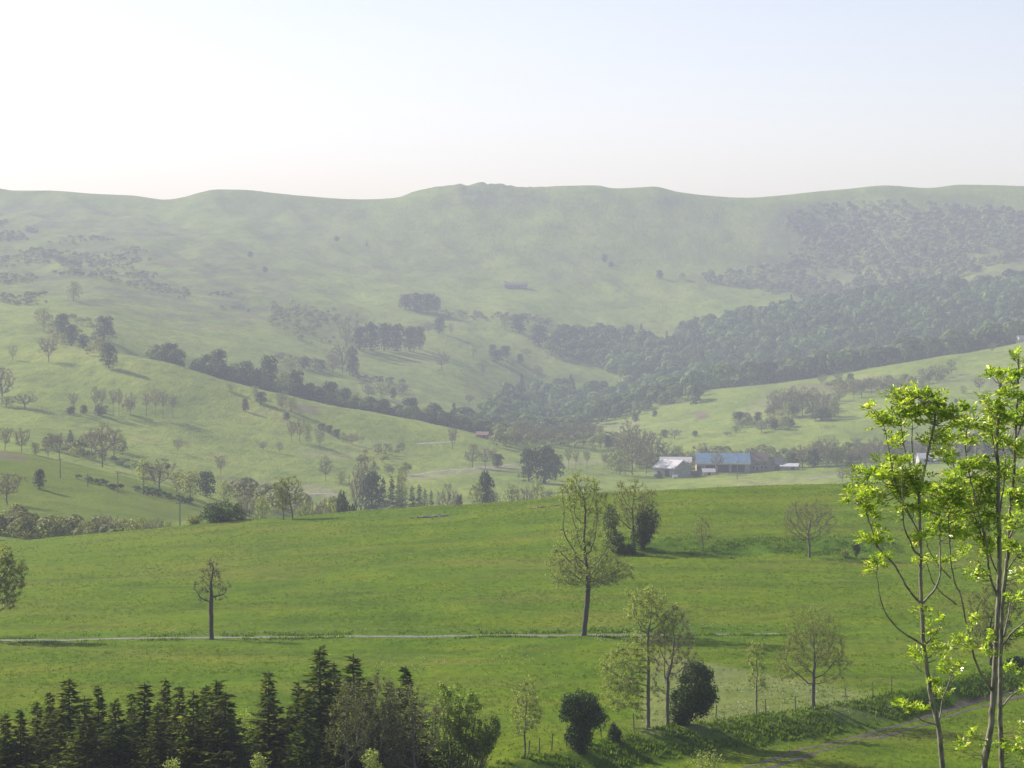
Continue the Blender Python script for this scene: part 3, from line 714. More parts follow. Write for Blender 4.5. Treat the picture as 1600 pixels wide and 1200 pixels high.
ORD = ['first', 'second', 'third', 'fourth', 'fifth', 'sixth', 'seventh', 'eighth', 'ninth', 'tenth', 'eleventh', 'twelfth', 'thirteenth', 'fourteenth', 'fifteenth', 'sixteenth', 'seventeenth', 'eighteenth', 'nineteenth', 'twentieth']
RT = random.Random(5)
def far_group(where, group, ymin, items, yfix=None):
    """items: (column, top row, base row or distance if yfix, width px, kind)"""
    cnt = {}
    for it in items: cnt[it[4]] = cnt.get(it[4], 0) + 1
    seen = {}
    for it in sorted(items, key=lambda t: t[0]):
        u, vt, vb, w, kind = it[:5]
        y = yfix + RT.uniform(-8, 8) if yfix else (it[5] if len(it) > 5 else locate(u, vb, ymin))
        x = uX(u, y); z = float(H(x, y)); h = max(zrow(vt, y) - z, 1.0); wm = w * y / F * (1.22 if kind in ('dark', 'olive', 'darkbush') else 1.15)
        nm, look, cat = LOOK[kind]; k = seen.get(kind, 0); seen[kind] = k + 1
        if cnt[kind] == 1: lab = 'the only %s %s' % (look, where)
        else: lab = '%s %s from the left %s' % (ORD[k], look, where)
        if len(lab.split()) > 16: print('LONG', lab)
        t = thing(nm, lab, cat, (x, y, z - 0.1), RT.uniform(0, 6.28), group, (wm * RT.uniform(0.95, 1.1), wm * RT.uniform(0.9, 1.15), h))
        tm, cm = RT.choice(PROTO[kind])
        child('trunk', tm, t); child('crown', cm, t)

far_group('edging the gully behind the meadow crest', 'trees in the gully behind the meadow crest', 0, [
    (247, 536, 0, 22, 'darkbush'), (264, 534, 0, 34, 'dark'), (283, 545, 0, 24, 'olive'), (322, 552, 0, 28, 'dark'), (341, 543, 0, 34, 'dark'), (366, 565, 0, 26, 'olive'), (384, 562, 0, 32, 'dark'),
    (402, 572, 0, 20, 'darkbush'), (420, 553, 0, 34, 'dark'), (442, 578, 0, 26, 'olive'), (462, 576, 0, 34, 'dark'), (484, 596, 0, 26, 'darkbush'), (516, 594, 0, 32, 'dark'), (538, 604, 0, 28, 'dark'), (556, 611, 0, 24, 'olive'),
    (578, 618, 0, 30, 'dark'), (600, 622, 0, 26, 'dark'), (622, 630, 0, 20, 'darkbush'), (642, 619, 0, 34, 'dark'), (664, 634, 0, 22, 'olive'), (680, 628, 0, 32, 'dark'), (700, 648, 0, 24, 'darkbush'), (722, 655, 0, 30, 'bare'), (745, 662, 0, 28, 'olive')], yfix=1440)
far_group('beside long shadows on the left hillside', 'big trees on the left hillside', 1150, [
    (76, 524, 566, 36, 'bare'), (68, 478, 518, 26, 'olive'), (98, 488, 526, 26, 'dark'), (112, 505, 540, 26, 'dark'), (163, 492, 531, 38, 'dark'), (170, 534, 575, 28, 'dark'), (20, 540, 562, 16, 'bare'),
    (3, 570, 632, 44, 'bare'), (39, 614, 656, 36, 'bare'), (10, 618, 655, 30, 'olive'), (115, 438, 470, 26, 'olive'), (130, 520, 545, 20, 'darkbush')])
far_group('in the row halfway down the left meadow', 'thin row on the left meadow', 1000, [
    (110, 635, 648, 18, 'darkbush'), (131, 631, 647, 13, 'darkbush'), (156, 634, 649, 20, 'darkbush'), (115, 612, 647, 18, 'poplar'), (149, 603, 648, 15, 'poplar'), (160, 604, 648, 15, 'poplar'), (177, 606, 648, 14, 'poplar'),
    (186, 606, 648, 13, 'poplar'), (204, 612, 650, 20, 'bare'), (229, 612, 651, 15, 'poplar'), (243, 606, 653, 18, 'poplar'), (255, 610, 653, 16, 'poplar'), (270, 614, 652, 16, 'poplar')])
far_group('scattered on the pasture left of centre', 'scattered trees on the left pasture', 1000, [
    (383, 622, 643, 13, 'dark'), (398, 602, 618, 15, 'olive'), (407, 610, 630, 22, 'darkbush'), (440, 610, 643, 20, 'bare'), (455, 619, 643, 26, 'olive'), (448, 643, 657, 14, 'darkbush'), (360, 598, 612, 20, 'olive'),
    (278, 684, 706, 18, 'bare'), (345, 708, 742, 20, 'bare'), (411, 690, 704, 16, 'bare'), (437, 690, 708, 13, 'bare'), (456, 655, 690, 17, 'bare'), (468, 652, 690, 18, 'bare'), (480, 656, 694, 16, 'olive'), (500, 664, 703, 18, 'bare'),
    (509, 712, 752, 22, 'bare'), (533, 734, 757, 24, 'olive')])
far_group('in the slanting line of bushes on the pasture', 'slanting bush line', 1000, [
    (503, 660, 672, 16, 'darkbush'), (514, 663, 677, 16, 'darkbush'), (526, 669, 683, 15, 'darkbush'), (536, 674, 691, 14, 'olive'), (550, 677, 695, 24, 'bare'), (590, 692, 706, 22, 'olive')])
far_group('behind the bright green hump on the left', 'trees behind the bright hump', 900, [
    (8, 664, 705, 26, 'bare'), (34, 668, 708, 28, 'bare'), (55, 690, 712, 20, 'olive'), (93, 676, 728, 30, 'bare'), (110, 671, 691, 22, 'spruce'), (135, 678, 696, 20, 'bare'), (160, 660, 730, 42, 'bare'), (143, 668, 712, 26, 'bare'),
    (178, 668, 716, 26, 'poplar'), (190, 676, 705, 20, 'olive'), (75, 684, 720, 22, 'bare')])
far_group('on the field edge below the bright hump', 'trees on the lower left field', 560, [
    (62, 731, 764, 25, 'dark'), (10, 736, 788, 56, 'bare'), (224, 714, 760, 28, 'olive'), (249, 716, 768, 50, 'bare'), (276, 736, 768, 28, 'olive'), (297, 734, 778, 44, 'olive'), (322, 734, 776, 38, 'dark'), (350, 748, 790, 30, 'olive')], )
far_group('along the hollow below the near field edge', 'trees in the left hollow', 0, [
    (14, 795, 0, 48, 'olive'), (-25, 800, 0, 50, 'bare'), (48, 812, 0, 36, 'bare'), (74, 806, 0, 46, 'olive'), (100, 814, 0, 30, 'olive'), (120, 816, 0, 15, 'spruce'), (140, 808, 0, 32, 'olive'), (164, 802, 0, 46, 'bare'), (190, 808, 0, 34, 'olive'),
    (214, 806, 0, 40, 'olive'), (240, 808, 0, 34, 'bare'), (262, 812, 0, 22, 'olive')], yfix=535)
far_group('along the stream behind the near crest', 'trees along the stream', 0, [
    (385, 762, 0, 40, 'bare'), (410, 768, 0, 34, 'olive'), (478, 776, 0, 40, 'olive'), (500, 780, 0, 34, 'bare'), (536, 765, 0, 34, 'dark'), (553, 780, 0, 26, 'dark'), (515, 772, 0, 30, 'olive'), (372, 780, 0, 30, 'olive')], yfix=640)
far_group('in the dark clump at the valley centre', 'conifer clump in the valley centre', 0, [
    (580, 732, 0, 40, 'dark'), (599, 745, 0, 34, 'spruce'), (612, 743, 0, 34, 'spruce'), (624, 741, 0, 36, 'spruce'), (644, 758, 0, 34, 'spruce'), (655, 756, 0, 34, 'spruce'), (664, 763, 0, 28, 'spruce'), (674, 765, 0, 26, 'spruce'),
    (572, 704, 0, 34, 'bare'), (628, 722, 0, 22, 'olive'), (557, 728, 0, 24, 'bare')], yfix=905)
far_group('right of the spruces by the stream', 'trees right of the spruces', 0, [
    (699, 756, 0, 36, 'bare'), (716, 768, 0, 18, 'darkbush'), (745, 748, 0, 34, 'olive'), (760, 734, 0, 38, 'dark'), (772, 765, 0, 26, 'olive'), (800, 754, 0, 36, 'olive'), (822, 756, 0, 26, 'bare'), (840, 750, 0, 30, 'olive'), (858, 762, 0, 24, 'olive')], yfix=880)
far_group('around the big dark trees on the knoll', 'trees on the knoll', 1000, [
    (826, 698, 752, 40, 'dark'), (851, 694, 755, 50, 'dark'), (868, 708, 750, 30, 'dark'), (707, 666, 703, 15, 'bare'), (740, 693, 708, 22, 'olive'), (738, 702, 730, 26, 'bare'), (758, 698, 732, 24, 'bare'), (778, 708, 730, 24, 'dark'),
    (770, 700, 728, 16, 'poplar')])
far_group('on the low green bank by the farm', 'thin trees left of the farm', 1050, [
    (888, 700, 734, 13, 'poplar'), (900, 702, 734, 12, 'poplar'), (917, 702, 734, 13, 'poplar'), (944, 704, 734, 12, 'poplar'), (958, 704, 734, 13, 'poplar'), (988, 672, 742, 44, 'bare'), (968, 700, 742, 34, 'olive'), (1010, 690, 740, 34, 'bare')])
far_group('in the valley strip above the knoll', 'valley strip trees', 1200, [
    (790, 676, 697, 24, 'olive'), (806, 672, 697, 26, 'bare'), (818, 655, 694, 34, 'bare'), (838, 662, 695, 30, 'bare'), (862, 664, 694, 30, 'bare'), (886, 660, 698, 20, 'poplar'), (898, 658, 698, 20, 'poplar'), (912, 658, 698, 18, 'poplar'),
    (926, 656, 700, 18, 'poplar'), (938, 664, 700, 16, 'olive'), (950, 678, 702, 12, 'darkbush'), (965, 682, 704, 24, 'bare')])
far_group('behind the farm buildings', 'trees behind the farm', 0, [
    (982, 656, 0, 36, 'poplar'), (1000, 668, 0, 36, 'bare'), (1020, 672, 0, 34, 'bare'), (1042, 690, 0, 30, 'bare'), (1060, 694, 0, 26, 'olive'), (1096, 692, 0, 32, 'bare'), (1078, 702, 0, 20, 'olive'), (1128, 702, 0, 26, 'bare'),
    (1145, 702, 0, 26, 'olive'), (1160, 706, 0, 22, 'bare'), (1186, 708, 0, 28, 'bare')], yfix=1290)
far_group('in the wood right of the farm', 'trees right of the farm', 0, [
    (1236, 706, 0, 28, 'dark'), (1254, 692, 0, 34, 'bare'), (1272, 700, 0, 28, 'dark'), (1292, 680, 0, 40, 'bare'), (1308, 696, 0, 26, 'olive'), (1327, 694, 0, 15, 'spruce'), (1330, 700, 0, 36, 'bare'), (1352, 690, 0, 36, 'bare'),
    (1374, 680, 0, 36, 'bare'), (1396, 690, 0, 40, 'bare'), (1420, 684, 0, 40, 'bare'), (1444, 680, 0, 40, 'bare'), (1470, 676, 0, 44, 'dark'), (1498, 672, 0, 44, 'bare'), (1526, 668, 0, 44, 'bare'), (1556, 672, 0, 44, 'dark'), (1586, 668, 0, 40, 'bare'), (1615, 670, 0, 44, 'bare')], yfix=1262)
far_group('in front of the farm on the light field', 'trees in front of the farm', 1000, [
    (1316, 730, 754, 18, 'bare'), (1332, 728, 753, 26, 'bare'), (1202, 716, 738, 9, 'poplar'), (1120, 706, 741, 26, 'poplar'), (1072, 718, 744, 26, 'bare'), (1085, 734, 744, 24, 'darkbush'), (1030, 738, 748, 16, 'darkbush')])
far_group('on the long green slope above the farm', 'scattered trees above the farm', 1300, [
    (993, 645, 659, 16, 'darkbush'), (1023, 640, 651, 10, 'darkbush'), (1038, 670, 684, 16, 'darkbush'), (1054, 670, 686, 22, 'bare'), (1086, 672, 682, 10, 'darkbush'), (1136, 673, 682, 14, 'bare'), (1155, 642, 664, 26, 'dark'), (1184, 643, 660, 18, 'dark'),
    (1150, 664, 677, 18, 'olive'), (1212, 655, 671, 24, 'darkbush'), (1236, 654, 667, 14, 'darkbush'), (1190, 660, 676, 26, 'bare'), (1338, 683, 694, 20, 'bare')])
far_group('in the purplish copse on the right slope', 'purplish copse on the right slope', 1300, [
    (1208, 612, 650, 24, 'bare'), (1222, 606, 652, 26, 'bare'), (1238, 602, 652, 26, 'bare'), (1254, 604, 654, 28, 'bare'), (1270, 604, 654, 28, 'bare'), (1286, 610, 655, 26, 'bare'), (1284, 636, 657, 38, 'darkbush'), (1232, 625, 654, 26, 'olive'), (1304, 626, 652, 20, 'olive')])
far_group('along the wall high on the right slope', 'trees along the right slope wall', 1400, [
    (1284, 584, 601, 15, 'bare'), (1309, 578, 597, 18, 'bare'), (1329, 582, 595, 14, 'darkbush'), (1312, 606, 627, 26, 'bare'), (1334, 592, 622, 18, 'bare'), (1346, 592, 622, 16, 'bare'), (1362, 588, 616, 26, 'bare'), (1384, 586, 612, 28, 'bare'),
    (1404, 590, 610, 20, 'olive'), (1446, 574, 600, 24, 'bare'), (1464, 568, 598, 28, 'bare'), (1486, 562, 587, 18, 'bare'), (1416, 584, 594, 8, 'darkbush'), (1505, 602, 615, 14, 'olive'), (1530, 590, 612, 22, 'bare'), (1494, 622, 630, 8, 'darkbush'), (1550, 536, 552, 14, 'bare')])
far_group('on the sunny meadow between the woods', 'trees on the meadow between the woods', 1560, [
    (690, 548, 579, 24, 'bare'), (740, 540, 557, 15, 'olive'), (769, 537, 556, 14, 'dark'), (776, 545, 567, 26, 'dark'), (790, 539, 558, 22, 'dark'), (755, 563, 586, 17, 'bare'), (813, 552, 567, 12, 'dark'), (822, 544, 556, 20, 'bare'),
    (840, 570, 592, 20, 'bare'), (800, 560, 574, 18, 'bare'), (595, 596, 622, 26, 'olive'), (614, 605, 624, 12, 'dark'), (576, 602, 622, 22, 'bare'), (733, 615, 638, 14, 'poplar'), (755, 628, 645, 22, 'darkbush')])
far_group('on the slope above the sunny meadow', 'clumps above the sunny meadow', 2000, [
    (634, 458, 484, 24, 'dark'), (650, 456, 487, 30, 'dark'), (668, 457, 489, 30, 'dark'), (682, 462, 489, 16, 'dark'), (687, 493, 522, 22, 'dark'), (704, 504, 522, 14, 'olive'), (670, 502, 522, 16, 'bare'), (811, 490, 520, 30, 'dark'), (788, 496, 514, 14, 'olive'),
    (842, 506, 540, 36, 'dark'), (945, 396, 411, 11, 'dark'), (1031, 421, 436, 15, 'dark'), (573, 373, 385, 7, 'spruce'), (526, 368, 377, 10, 'darkbush'), (391, 392, 402, 11, 'darkbush'), (414, 416, 426, 12, 'darkbush'), (955, 408, 418, 10, 'darkbush')])
far_group('at the dark wood left of the sunny meadow', 'dark wood left of the meadow', 1560, [
    (535, 535, 584, 36, 'bare'), (551, 540, 588, 24, 'dark'), (520, 548, 582, 26, 'bare'), (500, 560, 580, 26, 'darkbush'), (562, 508, 547, 30, 'dark'), (580, 502, 548, 32, 'dark'), (600, 503, 548, 34, 'dark'), (620, 505, 549, 32, 'dark'), (640, 508, 549, 28, 'dark'), (655, 508, 546, 22, 'dark'), (540, 500, 546, 24, 'bare'), (475, 556, 575, 24, 'darkbush'), (455, 562, 580, 20, 'olive')])

# ------------------------------------------------------------------ far woods that read as one mass
def low_tree(seed, n, conif=False):
    rng = np.random.default_rng(seed)
    if conif:
        z = rng.random(n); a = rng.random(n) * 6.28; r = 0.34 * (1 - z) ** 0.9; P = np.stack([r*np.cos(a), r*np.sin(a), 0.05 + z*0.97], 1); D = np.stack([np.cos(a), np.sin(a), a*0+0.4], 1)
        return cards(P, D + rng.normal(size=D.shape)*0.3, 0.17 * rng.uniform(0.7, 1.2, n), rng, 0.8)
    d = rnd_dirs(rng, n); d[:, 2] = np.where(rng.random(n) < 0.7, np.abs(d[:, 2]), d[:, 2])
    lob = rnd_dirs(rng, 9); k = np.argmax(d @ lob.T, 1); b = np.max(d @ lob.T, 1)
    P = d * (0.34 + 0.16 * b**3)[:, None] * np.array([1, 1, 0.98]) + np.array([0, 0, 0.52])
    return cards(P, d + rng.normal(size=(n, 3)) * 0.2, 0.215 * rng.uniform(0.6, 1.25, n), rng, 0.85)
BL = [low_tree(100 + i, 120) for i in range(6)]; CN = [low_tree(200 + i, 90, True) for i in range(3)]
BF = []
for i in range(5):
    Vf, Ff = low_tree(300 + i, 420); Vf = Vf.reshape(-1, 4, 3); cf = Vf.mean(1, keepdims=True); BF.append(((cf + (Vf - cf) * 0.52).reshape(-1, 3), Ff))
def wood(name, label, cat, polys, ylo, yhi, spacing, hr, mat, seed, conif=0.0, wr=(0.75, 1.05), drop=0.0, patch=0.0, tintr=(0.1, 0.9), fine=False):
    rng = np.random.default_rng(seed); pts = []
    us = [p[0] for poly in polys for p in poly]; xmin = uX(min(us), yhi if min(us) < 800 else ylo); xmax = uX(max(us), yhi if max(us) > 800 else ylo)
    gx, gy = np.meshgrid(np.arange(xmin, xmax, spacing), np.arange(ylo, yhi, spacing * 1.05))
    gx = gx.ravel() + rng.uniform(-0.48, 0.48, gx.size) * spacing; gy = gy.ravel() + rng.uniform(-0.48, 0.48, gy.size) * spacing
    z = H(gx, gy); u = 800 + F * gx / gy; v = rowof(z, gy)
    ins = np.zeros(len(gx), bool)
    for p in polys: ins |= in_poly(u, v, p)
    keep = ins & (rng.random(len(gx)) > drop)
    if patch: keep &= (fbm(gx/70, gy/90, seed, 3) > patch - 1.0)
    gx, gy, z = gx[keep], gy[keep], z[keep]
    Vs = []; Fs = []; Tn = []; o = 0; tn_l = fbm(gx/60, gy/60, seed+4, 2) * 0.4
    for i in range(len(gx)):
        c = rng.random() < conif
        V, f = BF[rng.integers(0, 5)] if fine else (CN if c else BL)[rng.integers(0, 3 if c else 6)]
        h = rng.uniform(*hr) * (1.15 if c else 1); w = h * rng.uniform(*wr) * (0.75 if c else 1); a = rng.random() * 6.28
        ca, sa = math.cos(a) * w, math.sin(a) * w
        W = np.empty_like(V); W[:, 0] = V[:, 0]*ca - V[:, 1]*sa + gx[i]; W[:, 1] = V[:, 0]*sa + V[:, 1]*ca + gy[i]; W[:, 2] = V[:, 2]*h + z[i] - 0.06*h
        Vs.append(W); Fs.append(f + o); o += len(V)
        Tn.append(np.full(len(V), np.clip(rng.uniform(*tintr) + tn_l[i] - (0.25 if c else 0), 0, 1)))
    if not Vs: print('EMPTY', name); return
    ob = mesh(name, np.concatenate(Vs), np.concatenate(Fs), mat, attr=dict(tint=np.concatenate(Tn)))
    print(name, len(gx)); return tag(ob, label, cat, kind='stuff')
wood('hillside_forest', 'continuous dark forest covering the right valley side', 'forest',
     [[(1000, 545), (1040, 538), (1090, 515), (1150, 500), (1270, 482), (1300, 475), (1380, 462), (1480, 452), (1600, 440), (1800, 430), (1900, 530), (1600, 556), (1450, 584), (1300, 606), (1150, 624), (1110, 645), (1050, 650), (1000, 610)]], 1960, 3050, 13.5, (9, 20), M_FOREST, 1, 0.14, (0.85, 1.15), tintr=(0.0, 1.0))
wood('scrub_woodland', 'paler scrubby woodland high on the right hillside', 'woodland',
     [[(1225, 352), (1245, 328), (1330, 318), (1420, 318), (1500, 326), (1600, 332), (1900, 330), (1900, 400), (1590, 405), (1480, 440), (1500, 458), (1300, 478), (1230, 462), (1130, 446), (1060, 438), (1065, 426), (1150, 430), (1220, 415), (1255, 380)]], 2650, 3420, 12.5, (6, 13), M_SCRUBWOOD, 2, 0.0, (0.9, 1.3), 0.08, 0.42, (0.0, 1.0))
wood('valley_wood', 'dark broadleaf wood between the two centre meadows', 'wood',
     [[(856, 556), (868, 528), (900, 520), (1000, 528), (1040, 545), (1040, 580), (1010, 592), (975, 598), (945, 582), (915, 568)]], 1960, 2650, 12.5, (10, 17), M_FOREST, 3, 0.05, (0.9, 1.2))
wood('gully_wood', 'dark wood filling the gully at the valley centre', 'wood',
     [[(775, 640), (790, 622), (830, 612), (900, 604), (960, 615), (1000, 602), (1060, 600), (1095, 610), (1095, 632), (1050, 632), (1000, 648), (940, 662), (905, 680), (860, 690), (800, 690), (720, 688), (700, 672), (760, 660)]], 1500, 2250, 12, (8, 17), M_FOREST, 4, 0.05, (0.9, 1.2), 0.06)
wood('gully_edge_wood', 'dense tall wood standing behind the right slope crest', 'wood',
     [[(1010, 634), (1050, 618), (1150, 601), (1300, 581), (1450, 557), (1620, 531), (1620, 575), (1450, 598), (1300, 620), (1100, 650), (1010, 660)]], 1916, 2070, 14.0, (12, 24), M_FOREST, 6, 0.0, (0.95, 1.25), 0.05, tintr=(0.1, 1.0))
wood('hillside_scrub', 'patches of low scrub on the upper left hillside', 'scrub',
     [[(-200, 340), (60, 348), (60, 372), (160, 372), (240, 392), (200, 402), (40, 400), (-200, 392)], [(-200, 402), (60, 400), (160, 396), (260, 412), (235, 425), (60, 418), (-200, 425)],
      [(80, 415), (250, 420), (240, 440), (90, 440)], [(160, 428), (240, 440), (300, 455), (290, 470), (230, 455), (160, 440)], [(320, 448), (400, 470), (400, 500), (330, 480)], [(415, 478), (520, 488), (540, 510), (440, 505)],
      [(0, 420), (90, 440), (70, 500), (0, 470)], [(100, 440), (140, 445), (135, 490), (100, 480)]], 1800, 3300, 9, (2.2, 5.0), M_SCRUBWOOD, 7, 0.0, (1.0, 2.0), 0.35, 0.95, (0.0, 0.5))
wood('meadow_edge_scrub', 'loose line of bushes crossing the far bench meadow', 'scrub',
     [[(690, 486), (790, 492), (860, 500), (860, 512), (780, 504), (690, 496)], [(560, 590), (640, 600), (640, 618), (560, 612)], [(420, 556), (500, 566), (500, 576), (420, 570)]], 1560, 2700, 9, (3, 6), M_SCRUBWOOD, 8, 0, (1.0, 1.6), 0.35, 0, (0.0, 0.5))

M_THICKET = leaf_mat('thicket_twigs', [(0, (0.10, 0.12, 0.045)), (0.5, (0.18, 0.205, 0.075)), (1, (0.28, 0.30, 0.12))], 0.55, 1.6, tint=True, tree_var=0.3, spec=0.1, warm=(0.15, 0.13, 0.09))
wood('gully_thicket', 'dark undergrowth and low trees filling the gully behind the meadow crest', 'thicket', [[(236, 540), (370, 585), (560, 630), (700, 655), (790, 672), (790, 710), (700, 705), (560, 690), (370, 650), (236, 600)]], 1425, 1500, 7.5, (6, 12), M_FOREST, 11, 0, (0.8, 1.2), 0.1, fine=True)
wood('hollow_thicket', 'olive thicket in the hollow below the left field', 'thicket', [[(-60, 780), (300, 780), (300, 900), (-60, 900)]], 523, 560, 4.6, (3, 6.5), M_THICKET, 12, 0, (0.8, 1.2), 0.3, fine=True)
wood('stream_thicket', 'olive and grey thicket along the stream behind the near crest', 'thicket', [[(355, 780), (900, 780), (900, 900), (355, 900)]], 800, 890, 8, (5, 11), M_THICKET, 13, 0, (0.8, 1.2), 0.45, 0.75, fine=True)
wood('farm_thicket', 'grey thicket behind and right of the farm buildings', 'thicket', [[(950, 690), (1240, 690), (1240, 742), (950, 745)], [(1240, 700), (1660, 680), (1660, 740), (1240, 745)]], 1262, 1330, 8, (5, 10), M_THICKET, 14, 0, (0.8, 1.2), 0.35, fine=True)
wood('strip_thicket', 'pale thicket in the valley strip above the knoll', 'thicket', [[(775, 676), (900, 680), (980, 690), (980, 704), (860, 700), (775, 700)]], 1290, 1520, 9, (5, 10), M_THICKET, 15, 0, (0.8, 1.2), 0.3, fine=True)
wood('slope_thicket', 'purplish thicket along the wall on the right slope', 'thicket', [[(1200, 620), (1310, 625), (1310, 655), (1200, 655)], [(1290, 605), (1420, 596), (1480, 590), (1480, 600), (1420, 612), (1290, 626)], [(1150, 655), (1250, 662), (1230, 674), (1150, 672)]], 1400, 1880, 9, (4, 9), M_THICKET, 16, 0, (0.8, 1.2), 0.4, fine=True)
wood('left_slope_thicket', 'grey thickets scattered down the left hillside', 'thicket', [[(50, 490), (130, 500), (190, 535), (150, 560), (90, 540), (50, 520)], [(420, 470), (560, 495), (560, 545), (470, 540), (420, 510)], [(60, 690), (200, 690), (210, 715), (60, 715)], [(560, 700), (640, 705), (640, 745), (560, 745)], [(100, 636), (280, 640), (280, 650), (100, 648)],
      [(440, 556), (560, 566), (560, 590), (440, 580)]], 900, 2700, 10, (3, 8), M_THICKET, 17, 0, (0.8, 1.3), 0.62, fine=True)
wood('low_hedge', 'low dark hedge lines crossing the left fields', 'hedge', [[(210, 762), (330, 790), (330, 797), (210, 770)], [(120, 748), (190, 764), (190, 768), (120, 752)], [(100, 700), (200, 722), (240, 738), (240, 742), (100, 706)]], 560, 1300, 3.2, (0.9, 2.2), M_FOREST, 18, 0, (1.0, 2.0), 0.25, tintr=(0.2, 0.8))

# ------------------------------------------------------------------ farm and other buildings
def gable_building(name, label, u, v, L, W, hw, hr, rot, wallm, roofm, y=None, ymin=1000, group=None, doors=(), wins=(), over=0.4, fascia=None, chimney=None, gable_m=None, sink=0.5):
    """long axis along local x; rot turns it; doors (x, width, height) and windows (x, z, w, h) sit on the long front wall (-y)"""
    if y is None: y = locate(u, v, ymin)
    x = uX(u, y); z = float(H(x, y))
    t = thing(name, label, name.split('_')[-1], (x, y, z), rot, group)
    m = MB(); a, b = L/2, W/2
    m.poly([(-a,-b,-sink),(a,-b,-sink),(a,b,-sink),(-a,b,-sink),(-a,-b,hw),(a,-b,hw),(a,b,hw),(-a,b,hw),(-a,0,hw+hr),(a,0,hw+hr)], [(0,1,5,4),(2,3,7,6),(1,2,6,9,5),(3,0,4,8,7),(0,3,2,1)])
    m.build('wall', wallm, t)
    if gable_m:
        g = MB(); g.poly([(-a-0.06,-b,0),(-a-0.06,b,0),(-a-0.06,b,hw),(-a-0.06,0,hw+hr),(-a-0.06,-b,hw)], [(0,4,3,2,1)]); g.build('gable', gable_m, t)
    r = MB(); th = 0.25; e = over; k = hr / b
    ze = hw - e*k
    def slab(s):
        r.poly([(-a-e, s*(b+e), ze+0.05),(a+e, s*(b+e), ze+0.05),(a+e,0,hw+hr+0.05),(-a-e,0,hw+hr+0.05),(-a-e, s*(b+e), ze+0.05+th),(a+e, s*(b+e), ze+0.05+th),(a+e,0,hw+hr+0.05+th),(-a-e,0,hw+hr+0.05+th)],
               [(0,3,2,1),(4,5,6,7),(0,1,5,4),(1,2,6,5),(3,0,4,7)])
    slab(-1); slab(1); ro = r.build('roof', roofm, t)
    if chimney:
        MB().box(chimney-0.6, chimney+0.6, -0.5, 0.5, hw+hr-0.8, hw+hr+1.8).build('chimney', M_STONE, ro)
    for (dx, dw, dh) in doors: MB().box(dx-dw/2, dx+dw/2, -b-0.08, -b+0.02, 0.02, dh).build('door', M_DARK, t)
    for (wx, wz, ww, wh) in wins: MB().box(wx-ww/2, wx+ww/2, -b-0.07, -b+0.02, wz, wz+wh).build('window', M_DARK, t)
    if fascia: MB().box(-a-e, a+e, -b-e-0.12, -b-e-0.02, ze-0.35, ze+0.55).build('gutter_board', fascia, t)
    return t
R = math.radians
gable_building('farm_barn', 'pale grey-roofed barn standing left of the blue-roofed barn', 1050, 746, 15, 13.0, 4.4, 3.9, R(-47), M_GREYWALL, M_SHEET, y=1232, doors=((2.5, 3.2, 3.4), (-3.5, 2.6, 2.6)), over=0.5, gable_m=None)
gable_building('open_barn', 'long white-ridged barn partly hidden behind the pale grey barn', 1056, 742, 17, 9, 6.1, 2.6, R(-6), M_RED, M_SHEET, y=1249, over=0.3)
gable_building('long_barn', 'long barn with a bright blue metal roof', 1129, 741, 28.6, 15, 4.9, 4.7, R(-2), M_GREYWALL, M_BLUE, y=1256, doors=((-7, 5, 3.8), (0, 6, 3.8), (8, 7, 3.8), (-13, 2, 3)), fascia=M_SHEET, gable_m=M_PLASTER, over=0.5)  # wide dark door slabs paint the shade inside the open front
gable_building('lean_shed', 'low white-roofed shed in front of the blue roof', 1107, 742, 6.4, 5, 1.6, 1.5, R(4), M_PLASTER, M_SHEET, y=1240, doors=((0, 1.4, 1.4),))
gable_building('farm_house', 'brown-roofed stone house joined to the blue barn', 1184, 741, 9.6, 10, 5.2, 4.2, R(2), M_STONE, M_BROWNTILE, y=1256, chimney=-4.0, wins=((-3, 1.2, 1, 1.2), (1.5, 1.2, 1, 1.2), (3.5, 1.2, 1, 1.2), (-1, 3.2, 0.9, 1), (3, 3.2, 0.9, 1)), doors=((-1, 1.1, 2.1),))
gable_building('slate_barn', 'small dark slate-roofed barn right of the stone house', 1212, 740, 8.0, 8, 3.4, 3.6, R(-10), M_STONE, M_SLATE, y=1254, doors=((1, 2.2, 2.4),))
gable_building('low_shed', 'low pale-roofed shed at the right end of the farm', 1234, 739, 9.4, 6, 2.0, 1.3, R(-14), M_GREYWALL, M_SHEET, y=1250, doors=((2, 2, 1.7),))
gable_building('ruined_farmhouse', 'lone long stone farmhouse high on the far pasture', 806, 450, 27, 9, 4.2, 3.2, R(-8), M_STONE, M_BROWNTILE, ymin=2300, chimney=-12.6, doors=((4, 2, 2.4),), wins=((-6, 1.2, 1.2, 1.2), (0, 1.2, 1.2, 1.2)))
gable_building('field_hut', 'tiny brown-roofed hut at the end of the centre meadow', 754, 684, 7.0, 4.5, 1.8, 1.6, R(-10), M_STONE, M_RED, ymin=1200, doors=((1, 1.2, 1.5),))
gable_building('white_house', 'white house on the slope at the right edge', 1596, 533, 7, 6, 3.2, 2.2, R(20), M_SHEET, M_SHEET, y=1905, wins=((-1.5, 1, 0.9, 1.1), (1.5, 1, 0.9, 1.1)))
gable_building('roadside_house', 'white house glimpsed behind the ash leaves', 1448, 722, 10, 7, 3.0, 2.4, R(5), M_SHEET, M_SHEET, y=1240, wins=((-2, 1, 1, 1.2), (2, 1, 1, 1.2)))
gable_building('greenhouse_shed', 'low pale-roofed shed just behind the near crest', 441, 0, 9.5, 6, 2.0, 1.9, R(-22), M_GREYWALL, M_SHEET, y=505, over=0.5, sink=2)
